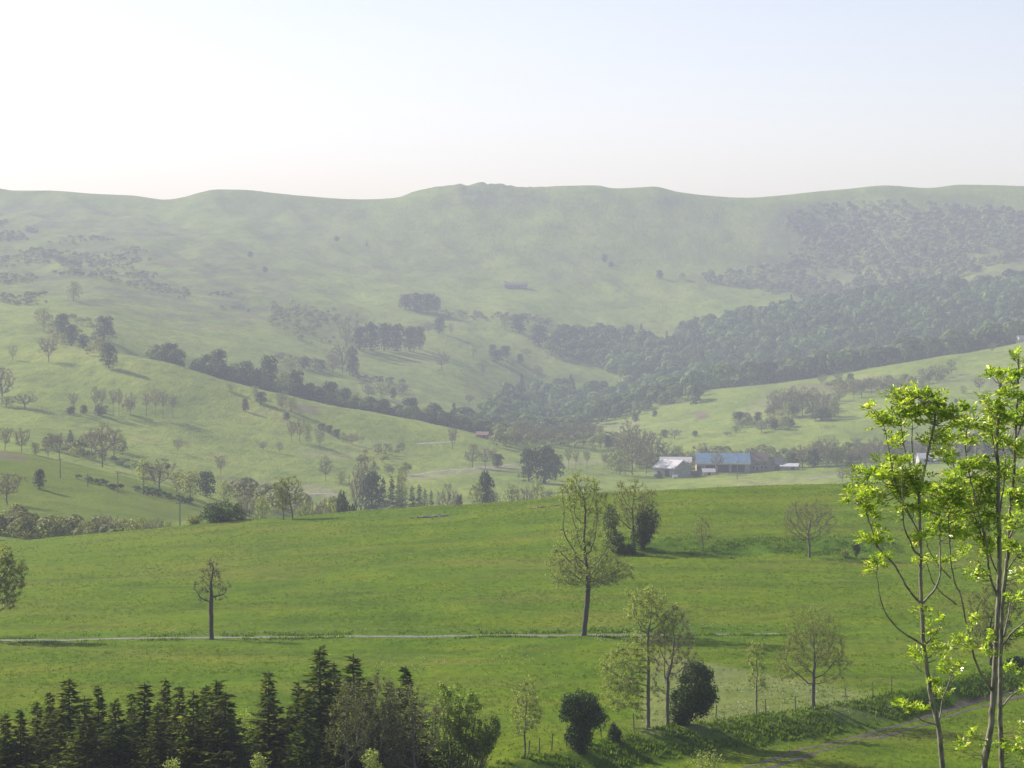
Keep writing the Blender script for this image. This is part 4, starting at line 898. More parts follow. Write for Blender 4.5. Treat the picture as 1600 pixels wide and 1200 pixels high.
def bale(u, v, label, ymin=1000, r=0.9):
    y = locate(u, v, ymin); x = uX(u, y); z = float(H(x, y)); n = 18; L = 1.3; V = []; Fc = []
    for k, (xx, rr) in enumerate(((-L, r*0.82), (-L*0.85, r), (L*0.85, r), (L, r*0.82))):
        V += [(xx, rr*math.cos(i/n*6.2832), r*0.93 + rr*math.sin(i/n*6.2832)) for i in range(n)]
    for k in range(3): Fc += [(k*n+i, k*n+(i+1) % n, (k+1)*n+(i+1) % n, (k+1)*n+i) for i in range(n)]
    Fc += [tuple(range(n))[::-1], tuple(range(3*n, 4*n))]
    o = mesh('wrapped_bale', V, Fc, M_WHITE, smooth=False); o.location = (x, y, z); o.rotation_euler = (0, 0, 0.2)
    return tag(o, label, 'bale', 'wrapped bales by the barn')
bale(1055, 747, 'white wrapped bale at the front corner of the pale grey barn'); bale(1024, 744, 'white wrapped bale left of the pale grey barn')
# livestock trailer on the right slope: a small white caravan
yy = locate(1439, 599, 1400); xx = uX(1439, yy); t = thing('caravan', 'small white caravan parked high on the right slope', 'caravan', (xx, yy, float(H(xx, yy))), 0.15)
MB().box(-2.6, 2.6, -1.1, 1.1, 0.5, 1.0).box(-2.4, 2.5, -1.08, 1.08, 1.0, 2.3).box(-2.1, 2.2, -1.0, 1.0, 2.3, 2.5).build('body', M_WHITE, t)
MB().box(-1.5, -0.3, -1.14, -1.09, 1.3, 1.9).build('window', M_DARK, t)
for sx in (-0.5, 0.5):
    MB().poly([(sx + 0.35*math.cos(a/12*6.283), -1.0 - w, 0.35 + 0.35*math.sin(a/12*6.283)) for w in (0, 0.2) for a in range(12)], [tuple((i, (i+1) % 12, (i+1) % 12+12, i+12)) for i in range(12)] + [tuple(range(12)), tuple(range(23, 11, -1))]).build('wheel', M_DARK, t)

# utility poles
def pole(u, vt, vb, label, ymin, y=None):
    y = y or locate(u, vb, ymin); x = uX(u, y); z = float(H(x, y)); h = zrow(vt, y) - z
    t = thing('utility_pole', label, 'pole', (x, y, z), 0.3, 'poles of the power line')
    V, f = prisms([(0, 0, -0.3)], [(0, 0, h)], np.array([0.19]), np.array([0.13]), 8); mesh('post', V, f, M_WOOD, t)
    MB().box(-0.9, 0.9, -0.06, 0.06, h-0.55, h-0.43).build('crossarm', M_WOOD, t)
    for q in (-0.8, 0, 0.8): MB().box(q-0.05, q+0.05, -0.05, 0.05, h-0.43, h-0.2).build('insulator', M_GREYWALL, t)
pole(94, 716, 747, 'wooden pole standing in the bright field below the hump', 560)
pole(184, 737, 770, 'wooden pole at the left end of the olive hedge', 560)
pole(137, 740, 760, 'small distant pole between the two field poles', 560)
pole(281, 783, 812, 'wooden pole near the dark bush on the near crest', 0, 520)
pole(1152, 720, 750, 'wooden pole in front of the blue-roofed barn', 1000)

def rocks(u, v, n, spread, smin, smax, label, seed):
    rng = np.random.default_rng(seed); y = locate(u, v, 300); x = uX(u, y); z = float(H(x, y)); V = []; Fc = []; base = np.array([x, y, z])
    for i in range(n):
        c = base + [rng.normal() * spread, rng.normal() * spread * 0.4, 0]; c[2] = H(c[0], c[1]); sz = rng.uniform(smin, smax, 3) * [1.2, 1, 0.7]
        b = len(V); sg = np.array([(i_, j, k) for i_ in (-1, 1) for j in (-1, 1) for k in (-0.3, 1)], float); V += list(c - base + sg * sz * rng.uniform(0.6, 1.0, (8, 3)))
        Fc += [tuple(b + q for q in f) for f in ((0, 1, 3, 2), (4, 6, 7, 5), (0, 4, 5, 1), (2, 3, 7, 6), (1, 5, 7, 3))]
    o = mesh('rock_pile', V, Fc, M_STONE); o.location = base; tag(o, label, 'rocks')
rocks(672, 808, 22, 1.8, 0.15, 0.5, 'low scattered pile of stones on the near field crest', 3)
rocks(855, 792, 8, 1.2, 0.12, 0.4, 'few stones left of the tall tree on the crest', 4)

# ------------------------------------------------------------------ fences
def fence(name, label, posts, h, cat='fence', wires=True, seed=1):
    rng = random.Random(seed); P = []
    for (u, y) in posts: x = uX(u, y); P.append((x, y, float(H(x, y))))
    t = thing(name, label, cat, P[0]); b = Vector(P[0])
    for p in P:
        hh = h * rng.uniform(0.8, 1.15); q = Vector(p) - b; lean = Vector((rng.uniform(-0.12, 0.12), rng.uniform(-0.1, 0.1), hh))
        V, f = prisms([q - Vector((0, 0, 0.2))], [q + lean], np.array([0.055]), np.array([0.045]), 6); mesh('post', V, f, M_WOOD, t)
    if wires:
        A = []; B = []
        for k in (0.45, 0.85):
            for i in range(len(P) - 1): A.append(Vector(P[i]) - b + Vector((0, 0, h*k))); B.append(Vector(P[i+1]) - b + Vector((0, 0, h*k)))
        V, f = prisms(A, B, np.full(len(A), 0.008), np.full(len(A), 0.008), 3); mesh('wire', V, f, M_WOOD, t)
fu = [826, 843, 862, 885, 940, 991, 1062, 1118, 1196, 1243, 1322, 1364, 1393, 1459, 1490, 1560]
fence('pasture_fence', 'wooden post and wire fence along the bank above the track', [(u, fence_y(u) + 1.2) for u in fu], 1.35)
fence('crest_fence', 'sparse post fence along the crest of the near field', [(531, 429), (573, 429), (620, 431), (668, 431), (717, 430), (760, 431), (800, 431)], 1.4, wires=False)

# ------------------------------------------------------------------ young spruces along the bottom of the picture
SPR = []
for i in range(6):
    (tv, tf), (nv, nf) = spruce_mesh(40 + i, 52, 0.95)
    SPR.append((mesh('trunk', tv, tf, M_DARKBARK, link=False), mesh('crown', nv, nf, M_NEEDLE, link=False)))
sp_items = [(-30, 1100, 152, 1.1), (8, 1112, 150, 1.1), (32, 1098, 150, 1.2), (58, 1092, 153, 1.0), (78, 1078, 152, 1.15), (108, 1064, 150, 1.25), (132, 1088, 146, 1.15), (154, 1066, 151, 1.2), (180, 1088, 147, 1.2), (206, 1072, 152, 1.1), (226, 1070, 149, 1.0),
            (246, 1092, 145, 1.2), (258, 1062, 153, 1.0), (280, 1066, 150, 1.15), (302, 1076, 147, 1.2), (322, 1060, 151, 1.0), (338, 1056, 149, 1.35), (352, 1080, 146, 1.3), (420, 1048, 152, 0.95), (452, 1090, 156, 1.0), (466, 1052, 152, 1.2),
            (500, 1016, 153, 1.35), (522, 1034, 156, 1.2), (552, 1012, 158, 1.0), (575, 1050, 153, 1.2), (608, 1058, 157, 1.1), (634, 1030, 158, 1.15), (478, 1082, 145, 1.2)]
SPW = ['at the left end of the front spruce row', 'in the front spruce row under the left path tree', 'in the middle of the front spruce row', 'in the tall dark group beside the bare grey trees']
def sp_zone(u): return 0 if u < 125 else 1 if u < 300 else 2 if u < 440 else 3
rs = random.Random(11); cnt = {}
for (u, vt, y, wf) in sorted(sp_items):
    x = uX(u, y); z = float(H(x, y)); h = zrow(vt, y) - z; k = sp_zone(u); cnt[k] = cnt.get(k, 0) + 1
    t = thing('spruce_tree', '%s spruce from the left %s' % (ORD[cnt[k]-1], SPW[k]), 'spruce', (x, y, z), rs.uniform(0, 6.28), 'spruces in the front row', (h*wf*1.7*rs.uniform(0.75, 1.2), h*wf*1.7*rs.uniform(0.75, 1.2), h*rs.uniform(0.94, 1.04)))
    tm, cm = rs.choice(SPR); child('trunk', tm, t); child('crown', cm, t)

# ------------------------------------------------------------------ trees and shrubs of the near fields
fine_tree('ash_tree', 'tall lone tree with spreading lower limbs beside the lane', 'tree', 912, 993,
    [(905, 775, 36, 38, 1.2), (928, 790, 26, 34), (900, 835, 30, 26), (940, 850, 28, 24), (925, 893, 62, 27, 1.9), (882, 888, 30, 36, 1.2), (958, 900, 34, 14), (872, 860, 16, 16)], 920, natt=900, rbase=0.29, nleaf=15000, leaf=0.19, mat=M_PALELEAF, ntw=5200, twl=0.6, seed=3, rtip=0.014, bark=M_DARKBARK, lean=0.5, group='trees along the lane')
fine_tree('path_tree', 'small almost leafless tree with one short thick trunk beside the lane', 'tree', 330, 999,
    [(332, 886, 10, 20, 2), (330, 905, 18, 18, 2), (346, 918, 18, 12), (314, 922, 15, 9), (343, 936, 14, 6), (320, 938, 12, 5)], 925, natt=360, rbase=0.25, nleaf=1100, leaf=0.13, mat=M_BARE, ntw=1900, twl=0.5, seed=5, rtip=0.012, bark=M_DARKBARK, group='trees along the lane')
fine_tree('path_tree', 'leafing tree cut by the left edge beside the lane', 'tree', -12, 1001,
    [(-2, 890, 42, 34), (-15, 930, 42, 34), (15, 905, 28, 30)], 962, natt=520, rbase=0.26, nleaf=15000, leaf=0.19, mat=M_PALELEAF, ntw=3600, seed=6, group='trees along the lane')
fine_tree('hedge_tree', 'grey half-bare tree rising behind the tall lane tree', 'tree', 990, 858,
    [(990, 785, 36, 40), (1005, 800, 30, 40), (970, 800, 22, 30)], 836, natt=420, rbase=0.2, nleaf=5760, leaf=0.19, mat=M_OLIVE, ntw=2400, twl=0.6, seed=7, rtip=0.016, bark=M_DARKBARK)
leafy_mass('hedge_bush', 'dark bush at the foot of the grey half-bare tree', 'bush', 1004, 858, [(1012, 815, 20, 26), (1000, 840, 20, 18)], 2600, 0.26, M_DENSE, seed=8)
leafy_mass('hedge_bush', 'narrow green bush just right of the tall lane tree', 'bush', 958, 862, [(954, 815, 14, 34), (962, 846, 18, 16)], 2200, 0.24, M_DENSE, seed=9)
leafy_mass('hedge_bush', 'low dark hawthorn below the grey half-bare tree', 'bush', 978, 866, [(980, 858, 18, 9)], 900, 0.22, M_DARKSHRUB, seed=10)
fine_tree('shrub', 'small budding many-stemmed shrub alone on the bank', 'shrub', 1098, 860,
    [(1098, 832, 15, 24), (1094, 815, 9, 12)], 853, natt=160, rbase=0.09, nleaf=1620, leaf=0.16, mat=M_OLIVE, ntw=700, twl=0.45, seed=11)
fine_tree('field_tree', 'bare forked tree standing at the foot of the bank', 'tree', 1265, 870,
    [(1264, 812, 42, 34), (1240, 820, 22, 26), (1290, 815, 20, 24)], 852, natt=420, rbase=0.17, nleaf=4140, leaf=0.14, mat=M_BARE, ntw=2600, twl=0.55, seed=12, rtip=0.013, bark=M_BARK)
leafy_mass('field_bush', 'small upright dark bush right of the bare forked tree', 'bush', 1338, 871, [(1338, 857, 6, 12)], 420, 0.22, M_DENSE, seed=13, trunk=0.06, nbr=12)
leafy_mass('field_bush', 'low pale bush beside the small upright dark bush', 'bush', 1322, 871, [(1321, 864, 9, 7)], 300, 0.2, M_OLIVE, seed=14, trunk=0.05, nbr=12)
fine_tree('crest_tree', 'thin leafing tree on the crest of the near field', 'tree', 457, 811,
    [(455, 768, 20, 26), (447, 775, 18, 26)], 800, y=427, natt=260, rbase=0.14, nleaf=3060, leaf=0.18, mat=M_OLIVE, ntw=1600, twl=0.55, seed=15, rtip=0.014)
fine_tree('crest_tree', 'second thinner tree left of the one on the crest', 'tree', 443, 813,
    [(440, 765, 14, 24), (442, 785, 12, 16)], 802, y=427, natt=170, rbase=0.12, nleaf=1980, leaf=0.18, mat=M_OLIVE, ntw=1000, twl=0.5, seed=16, rtip=0.014)
leafy_mass('crest_bush', 'wide dark rounded bush on the crest', 'bush', 350, 817, [(350, 799, 36, 17), (335, 804, 30, 14), (372, 805, 20, 13)], 3600, 0.30, M_DARKSHRUB, y=434, seed=17)
leafy_mass('crest_bush', 'low paler bush left of the wide dark bush', 'bush', 305, 822, [(303, 812, 15, 9)], 600, 0.25, M_OLIVE, y=436, seed=18)

fine_tree('bank_tree', 'tall pale-leaved tree with a straight trunk on the fence bank', 'tree', 1013, 1141,
    [(1010, 950, 34, 32, 1.2), (1035, 965, 26, 30), (975, 1050, 38, 44, 0.8), (1000, 1020, 26, 40, 0.6), (965, 1085, 26, 30, 0.5), (995, 1100, 16, 30, 0.3)], 985, y=191.5, natt=720, rbase=0.15, nleaf=13500, leaf=0.15, mat=M_PALELEAF, ntw=3600, twl=0.42, seed=21, rtip=0.009, hollow=0.2)
fine_tree('bank_tree', 'grey twiggy forked tree right of the tall pale-leaved tree', 'tree', 1043, 1140,
    [(1055, 985, 26, 40), (1050, 1030, 32, 40), (1040, 1010, 26, 40), (1028, 1070, 14, 30), (1075, 1020, 18, 40)], 1085, y=192, natt=620, rbase=0.15, nleaf=3200, leaf=0.11, mat=M_BARE, ntw=4200, twl=0.45, seed=22, rtip=0.008)
leafy_mass('bank_bush', 'big dark round evergreen tree beside the grey twiggy tree', 'tree', 1056, 1139, [(1088, 1072, 38, 46), (1080, 1095, 38, 32), (1062, 1118, 20, 22), (1100, 1090, 26, 30)], 12000, 0.17, M_DARKSHRUB, y=193, seed=23)
leafy_mass('bank_bush', 'dark ivy-clad stub tree with a ragged top', 'tree', 905, 1177, [(908, 1104, 36, 28), (893, 1105, 24, 26), (925, 1120, 24, 26), (906, 1150, 24, 30), (905, 1165, 20, 16)], 10000, 0.16, M_DARKSHRUB, y=181, seed=24)
leafy_mass('bank_bush', 'small dark bush right of the ivy-clad stub tree', 'bush', 962, 1163, [(961, 1150, 13, 16), (958, 1140, 7, 12)], 1300, 0.15, M_DARKSHRUB, y=185, seed=25, trunk=0.06, nbr=20)
fine_tree('sapling', 'slim sapling left of the ivy-clad stub tree', 'sapling', 820, 1192,
    [(822, 1085, 20, 26), (824, 1115, 26, 30), (818, 1130, 22, 20)], 1150, y=176, natt=330, rbase=0.075, nleaf=3420, leaf=0.13, mat=M_PALELEAF, ntw=1300, twl=0.4, seed=26, rtip=0.007)
fine_tree('sapling', 'slim sapling left of the round-crowned fence tree', 'sapling', 1182, 1117,
    [(1180, 1025, 16, 26), (1184, 1055, 16, 34)], 1088, y=199.5, natt=230, rbase=0.07, nleaf=2340, leaf=0.13, mat=M_PALELEAF, ntw=1000, twl=0.4, seed=27, rtip=0.007)
fine_tree('fence_tree', 'round-crowned leafing tree with a low side limb by the fence', 'tree', 1271, 1102,
    [(1272, 985, 48, 38), (1272, 1015, 54, 34), (1240, 1040, 34, 22), (1300, 1035, 34, 22), (1225, 1055, 26, 16, 0.4), (1300, 1060, 22, 8, 0.4)], 1068, y=204.5, natt=850, rbase=0.17, nleaf=10800, leaf=0.12, mat=M_OLIVE, ntw=5200, twl=0.42, seed=28, rtip=0.008, bark=M_BARK)
fine_tree('fence_tree', 'grey-green tree behind the ash saplings by the fence', 'tree', 1548, 1050,
    [(1546, 950, 38, 40), (1550, 985, 40, 34), (1570, 940, 30, 40)], 1022, y=232, natt=520, rbase=0.19, nleaf=9000, leaf=0.17, mat=M_OLIVE, ntw=2600, twl=0.5, seed=29, rtip=0.010, bark=M_DARKBARK)
leafy_mass('fence_bush', 'dark low bush beneath the grey-green tree', 'bush', 1585, 1046, [(1590, 1036, 22, 10), (1570, 1040, 14, 8)], 1100, 0.2, M_DARKSHRUB, y=231, seed=30, trunk=0.06, nbr=20)
leafy_mass('leafy_tree', 'round light green leafy tree beside the grey bare trees', 'tree', 716, 1250, [(715, 1105, 46, 40), (692, 1130, 42, 46), (745, 1150, 44, 44), (712, 1185, 66, 50), (688, 1082, 18, 18), (765, 1145, 26, 30)], 17000, 0.155, M_LIGHT, y=160, seed=31, trunk=0.18, nbr=110)
for (nm, lab, u, el, sd, y) in (('bare_tree', 'grey bare tree right of the tallest front spruces', 648, [(640, 1115, 40, 50), (660, 1140, 42, 56), (625, 1160, 40, 50)], 32, 151),
                                ('bare_tree', 'grey bare tree among the tall front spruces', 590, [(588, 1100, 34, 50), (575, 1140, 40, 50), (600, 1165, 40, 40)], 33, 150),
                                ('bare_tree', 'grey-purple bare tree low before the tall front spruces', 545, [(540, 1110, 26, 46), (545, 1150, 36, 46)], 34, 148)):
    fine_tree(nm, lab, 'tree', u, 0, el, 1235, y=y, natt=620, rbase=0.13, nleaf=3060, leaf=0.11, mat=M_OLIVE, ntw=5200, twl=0.5, seed=sd, rtip=0.007, bark=solid('greybark%d' % sd, (0.075, 0.06, 0.055), (0.15, 0.125, 0.115), 5))
for (u, v, r, lab, sd) in ((403, 1190, 14, 'small silvery bush at the foot of the spruces', 41), (268, 1198, 16, 'small pale bush under the spruces near the left', 42), (1106, 1196, 30, 'rounded pale bush at the bottom below the dark evergreen', 43),
                           (578, 1185, 16, 'small silvery bush under the grey bare trees', 44), (380, 1130, 22, 'light green bush between the front spruces', 45), (448, 1150, 22, 'light green bush behind the tall front spruces', 46)):
    y = 139 if sd not in (43, 46, 45) else (168 if sd == 43 else 158)
    leafy_mass('pale_bush', lab, 'bush', u, 0, [(u, v, r, r * 1.1), (u + r*0.3, v + r*1.5, r * 1.2, r * 1.5)] if sd != 43 else [(u, v, r, r * 0.9)], 900 if sd < 45 else 1500, 0.12, M_PALELEAF if sd not in (45, 46) else M_LIGHT, y=y, seed=sd, trunk=0.05, nbr=20)

# ------------------------------------------------------------------ young ash trees close by on the right (drawn limb by limb)
Y0 = 45.0
def W3(u, v, dy=0.0): y = Y0 + dy; return np.array([uX(u, y), y, -(v - HOR) / F * y])
def ash(name, label, yoff, limbs, clouds, seed, small=()):
    """limbs: (start radius, end radius, depth at end, [(u, v) ...]); the first is the stem and runs down to the ground"""
    rng = np.random.default_rng(seed); parts = []; sk = []
    u0, v0 = limbs[0][3][0]; base = W3(u0, v0, yoff); gx, gy = base[0] + 0.25, base[1]; gz = float(H(gx, gy))
    for li, (ra, rb, dz, pts) in enumerate(limbs):
        P = [W3(u, v, yoff) for (u, v) in pts]
        n = len(P); 
        for i in range(n): P[i] = P[i] + np.array([0, dz * (i / max(n - 1, 1))**1.2, 0])
        if li == 0 or v0 == pts[0][1]:
            P = [np.array([gx, gy, gz - 0.2]), np.array([gx * 0.6 + P[0][0] * 0.4, gy, (gz + P[0][2]) / 2])] + P; ra2 = ra * 1.25
        else: ra2 = ra
        P = np.array(P); d = np.concatenate([[0], np.cumsum(np.linalg.norm(np.diff(P, axis=0), axis=1))]); s = np.linspace(0, d[-1], max(4, int(d[-1] / 0.10)))
        C = pchip(d, P, s) + rng.normal(size=(len(s), 3)) * 0.004; r = ra2 + (rb - ra2) * (s / d[-1])**0.8
        r = r * (1 + 0.05 * rng.normal(size=len(r)))
        parts.append(prisms(C[:-1], C[1:] + (C[1:] - C[:-1]) * 0.15, r[:-1], r[1:], 9 if ra > 0.03 else 6))
        if C[-1][2] > gz + 1: sk.append(C[C[:, 2] > gz + 2.2])
    SK = np.concatenate(sk)
    LP = []; LD = []
    def leafset(c, axis, n):
        """a shoot tip: compound leaves spreading round the axis"""
        for q in range(n):
            a = rng.uniform(0, 6.28); dd = np.array([math.cos(a), math.sin(a), rng.uniform(-0.25, 1.1)]); dd /= np.linalg.norm(dd)
            dd = dd * 0.8 + axis * 0.5; dd /= np.linalg.norm(dd); ln = rng.uniform(0.10, 0.24)
            LP.append(c + rng.normal(size=3) * 0.02); LD.append(dd * ln)
    for (u, v, ru, rv, dens) in clouds:
        m = Y0 / F; c0 = W3(u, v, yoff); near = SK[np.argmin(np.linalg.norm((SK - c0) * [1, 0.5, 1], axis=1))]; c0[1] = near[1]
        k = max(3, int(ru * rv / 20.0 * dens))
        for q in range(k):
            d = rnd_dirs(rng, 1)[0] * (rng.random() ** 0.45 * 1.15); c = c0 + d * np.array([ru * m, (ru + rv) * 0.7 * m, rv * m])
            j = SK[np.argmin(np.linalg.norm(SK - (c - [0, 0, 0.12]), axis=1))]
            if np.linalg.norm(c - j) > 0.05:
                md = (c + j) / 2 + np.array([0, 0, -0.03]); rr = 0.0055
                parts.append(prisms([j, md], [md, c], np.array([rr * 1.3, rr]), np.array([rr, rr * 0.7]), 4))
            ax = c - j; ax = ax / max(np.linalg.norm(ax), 1e-3) * 0.6 + np.array([0, 0, 0.5]); leafset(c, ax, int(rng.integers(3, 6)))
    LP = np.array(LP); LD = np.array(LD); n = len(LP)
    # each compound leaf: a thin stalk with 7 leaflets
    Ps = []; Ns = []; Ls = []; Sd = []
    L = np.linalg.norm(LD, axis=1, keepdims=True); D = LD / L; up = rng.normal(size=(n, 3)) * 0.45 + [0, 0, 1]; S_ = np.cross(D, up); S_ /= np.linalg.norm(S_, axis=1, keepdims=True); Nn = np.cross(S_, D)
    droop = np.array([0, 0, -1.0])
    for (f, side) in ((0.35, -1), (0.38, 1), (0.62, -1), (0.65, 1), (0.88, -1), (0.9, 1), (1.0, 0)):
        p = LP + LD * f + droop * (L * 0.25 * f * f)
        ld = D * (0.55 if side else 1.0) + S_ * side * 0.85 + rng.normal(size=(n, 3)) * 0.15 + droop * 0.15
        ld /= np.linalg.norm(ld, axis=1, keepdims=True); ll = (0.068 + 0.045 * rng.random((n, 1))) * np.clip(L / 0.17, 0.6, 1.3)
        w = np.cross(ld, Nn); w /= np.maximum(np.linalg.norm(w, axis=1, keepdims=True), 1e-6)
        hw = ll * 0.23; nn = np.cross(w, ld)
        a = p; b = p + ld * ll * 0.5 + w * hw + nn * hw * 0.35; c = p + ld * ll - nn * ll * 0.1; d2 = p + ld * ll * 0.5 - w * hw + nn * hw * 0.35
        Ps.append(np.stack([a, b, c, d2], 1))
    V = np.concatenate(Ps).reshape(-1, 3); Fq = np.arange(len(V)).reshape(-1, 4)
    # split each leaflet along its fold so that it is a real V
    Ft = np.concatenate([Fq[:, [0, 1, 2]], Fq[:, [0, 2, 3]]])
    b0 = np.array([gx, gy, gz])
    t = thing(name, label, 'tree', tuple(b0), group='young ash trees at the right edge')
    pv, pf = merge(parts); mesh('trunk', pv - b0, pf, M_ASHBARK, t, smooth=True)
    mesh('crown', V - b0, Ft, M_ASH, t)
    return t
ash('ash_sapling', 'young ash with one slim curved stem, left of the twin-stemmed ash', 0.0, [
    (0.066, 0.018, 0.0, [(1473, 1205), (1466, 1131), (1457, 1100), (1448, 1040), (1441, 980), (1440, 945), (1438, 900), (1439, 867), (1437, 813), (1436, 765), (1443, 742), (1451, 700), (1461, 652), (1462, 632)]),
    (0.026, 0.008, -0.6, [(1440, 945), (1426, 930), (1411, 909), (1396, 882), (1381, 867), (1367, 850), (1358, 825), (1349, 802), (1340, 775), (1330, 765)]),
    (0.024, 0.012, 0.6, [(1440, 945), (1462, 921), (1472, 897), (1474, 870), (1475, 840), (1478, 800)]),
    (0.024, 0.007, -0.5, [(1439, 1006), (1420, 994), (1399, 978), (1384, 960), (1373, 936), (1368, 912), (1365, 888), (1365, 876)]),
    (0.018, 0.012, 0.3, [(1447, 1006), (1458, 996), (1468, 987), (1476, 972), (1482, 962)]),
    (0.022, 0.008, 0.5, [(1465, 1131), (1471, 1119), (1474, 1101), (1481, 1086), (1492, 1062), (1501, 1047)]),
    (0.016, 0.006, -0.4, [(1462, 1132), (1441, 1125), (1420, 1107), (1405, 1095)]), (0.012, 0.005, -0.3, [(1454, 1097), (1444, 1084), (1435, 1070)]),
    (0.024, 0.008, -0.9, [(1438, 868), (1428, 861), (1417, 839), (1406, 813), (1403, 785), (1400, 745), (1398, 725)]),
    (0.018, 0.007, 0.5, [(1437, 835), (1425, 812), (1416, 797), (1402, 775), (1386, 755), (1369, 745)]),
    (0.020, 0.007, 0.4, [(1436, 780), (1428, 745), (1420, 717), (1414, 691), (1411, 655), (1408, 625)]), (0.018, 0.007, 0.8, [(1436, 770), (1430, 730), (1430, 695), (1433, 665), (1435, 635)]),
    (0.018, 0.007, -0.6, [(1425, 812), (1400, 760), (1390, 722), (1381, 684), (1376, 666), (1362, 645)]), (0.018, 0.006, 0.9, [(1446, 720), (1457, 700), (1468, 672), (1480, 650)]),
    (0.012, 0.005, 0.2, [(1440, 1050), (1430, 1040), (1424, 1032)])],
    [(1357, 638, 9, 8, 1), (1372, 655, 13, 11, 1), (1392, 657, 16, 12, 1), (1404, 625, 12, 12, 1.2), (1420, 640, 16, 20, 1), (1435, 625, 14, 12, 1), (1452, 628, 20, 16, 1), (1462, 650, 22, 16, 1), (1482, 655, 18, 16, 1), (1432, 660, 14, 16, 0.8), (1412, 690, 11, 11, 0.9), (1455, 690, 13, 10, 0.6), (1476, 690, 14, 16, .8),
     (1430, 615, 14, 7, .8), (1395, 728, 20, 12, 0.9), (1408, 748, 26, 18, 1), (1385, 745, 18, 12, 0.8), (1358, 752, 18, 14, 0.9), (1340, 772, 16, 15, 1), (1328, 778, 8, 8, .8), (1348, 795, 14, 12, 0.9), (1420, 762, 24, 18, 1), (1376, 782, 18, 12, 0.8), (1360, 812, 10, 12, 0.8), (1354, 838, 13, 13, 1), (1374, 845, 12, 9, .8),
     (1365, 886, 12, 10, 1), (1378, 868, 7, 5, .6), (1442, 880, 12, 7, .6), (1445, 955, 10, 10, 0.7), (1455, 972, 12, 9, .6), (1452, 1002, 9, 12, 0.6), (1436, 1030, 10, 10, .6), (1463, 1022, 16, 12, 0.7), (1425, 1104, 14, 9, 0.8), (1405, 1096, 8, 6, .8), (1455, 1070, 8, 5, .8), (1498, 1050, 16, 12, 0.7), (1430, 1032, 9, 6, .6), (1478, 1090, 6, 6, .6),
     (1390, 800, 12, 10, .6), (1405, 780, 14, 12, .7), (1425, 800, 12, 12, .6), (1395, 690, 10, 10, .5), (1440, 845, 10, 10, .5), (1420, 850, 12, 10, .5), (1440, 735, 14, 14, .6), (1460, 720, 12, 12, .5), (1440, 800, 16, 14, .6), (1465, 800, 18, 16, .7), (1478, 840, 12, 14, .6)], 51)
ash('ash_sapling', 'twin-stemmed ash with a long limb leaning left, at the right edge', 1.2, [
    (0.074, 0.030, 0.0, [(1538, 1205), (1549, 1128), (1555, 1035), (1558, 975), (1561, 918), (1562, 867), (1560, 785), (1560, 728), (1557, 690), (1560, 650), (1563, 600)]),
    (0.030, 0.009, -0.9, [(1549, 1078), (1540, 1063), (1528, 1047), (1513, 1002), (1504, 966), (1495, 927), (1484, 903), (1477, 870), (1474, 840), (1470, 800), (1466, 765)]),
    (0.016, 0.007, -1.2, [(1495, 945), (1468, 924), (1450, 902), (1441, 880), (1428, 858), (1417, 838)]), (0.016, 0.008, -0.5, [(1486, 903), (1474, 893), (1456, 870), (1444, 849), (1440, 825)]),
    (0.028, 0.010, -0.5, [(1557, 930), (1546, 897), (1540, 858), (1537, 842), (1527, 805), (1518, 770), (1507, 730), (1502, 689), (1508, 650)]), (0.020, 0.008, 0.4, [(1540, 858), (1522, 799), (1511, 757), (1498, 742), (1490, 700)]),
    (0.020, 0.010, 0.6, [(1562, 800), (1570, 760), (1575, 720), (1572, 690), (1575, 650)]), (0.016, 0.007, -0.4, [(1561, 740), (1552, 700), (1546, 670), (1543, 630)]), (0.018, 0.009, 0.3, [(1561, 900), (1549, 870), (1540, 820), (1544, 780)])],
    [(1508, 643, 14, 5, 1.2), (1500, 662, 15, 14, 1), (1490, 690, 16, 14, 1), (1510, 690, 12, 10, .8), (1485, 715, 14, 12, .7), (1505, 735, 20, 16, 1.1), (1495, 755, 14, 10, 0.9), (1450, 775, 18, 14, 1), (1470, 762, 24, 16, 1.1), (1482, 788, 20, 20, 1.1), (1502, 800, 22, 18, 1), (1530, 775, 28, 22, 1.1), (1547, 795, 16, 20, 1), (1455, 825, 16, 14, 0.8), (1483, 832, 16, 12, 0.8),
     (1530, 822, 20, 16, .9), (1508, 832, 16, 12, .8), (1525, 855, 16, 14, .7), (1528, 900, 14, 14, 0.8), (1512, 975, 12, 10, 0.7), (1500, 1005, 16, 12, 0.9), (1480, 1012, 10, 6, .7), (1530, 1022, 12, 6, .7), (1548, 860, 18, 20, .8), (1545, 632, 18, 16, 1.1), (1535, 665, 16, 14, .9), (1558, 660, 20, 16, 1.1), (1552, 692, 18, 16, 1), (1550, 730, 18, 14, 1), (1540, 762, 14, 12, 0.9),
     (1562, 590, 12, 10, 1.1), (1575, 620, 14, 14, 1), (1548, 1000, 10, 8, .5), (1505, 1168, 12, 8, 0.6), (1525, 1150, 10, 8, .4), (1545, 1170, 8, 8, .4), (1520, 720, 12, 12, .7), (1570, 745, 14, 14, .9), (1560, 815, 14, 12, .7), (1495, 870, 14, 10, .5), (1465, 880, 10, 7, .5)], 52)
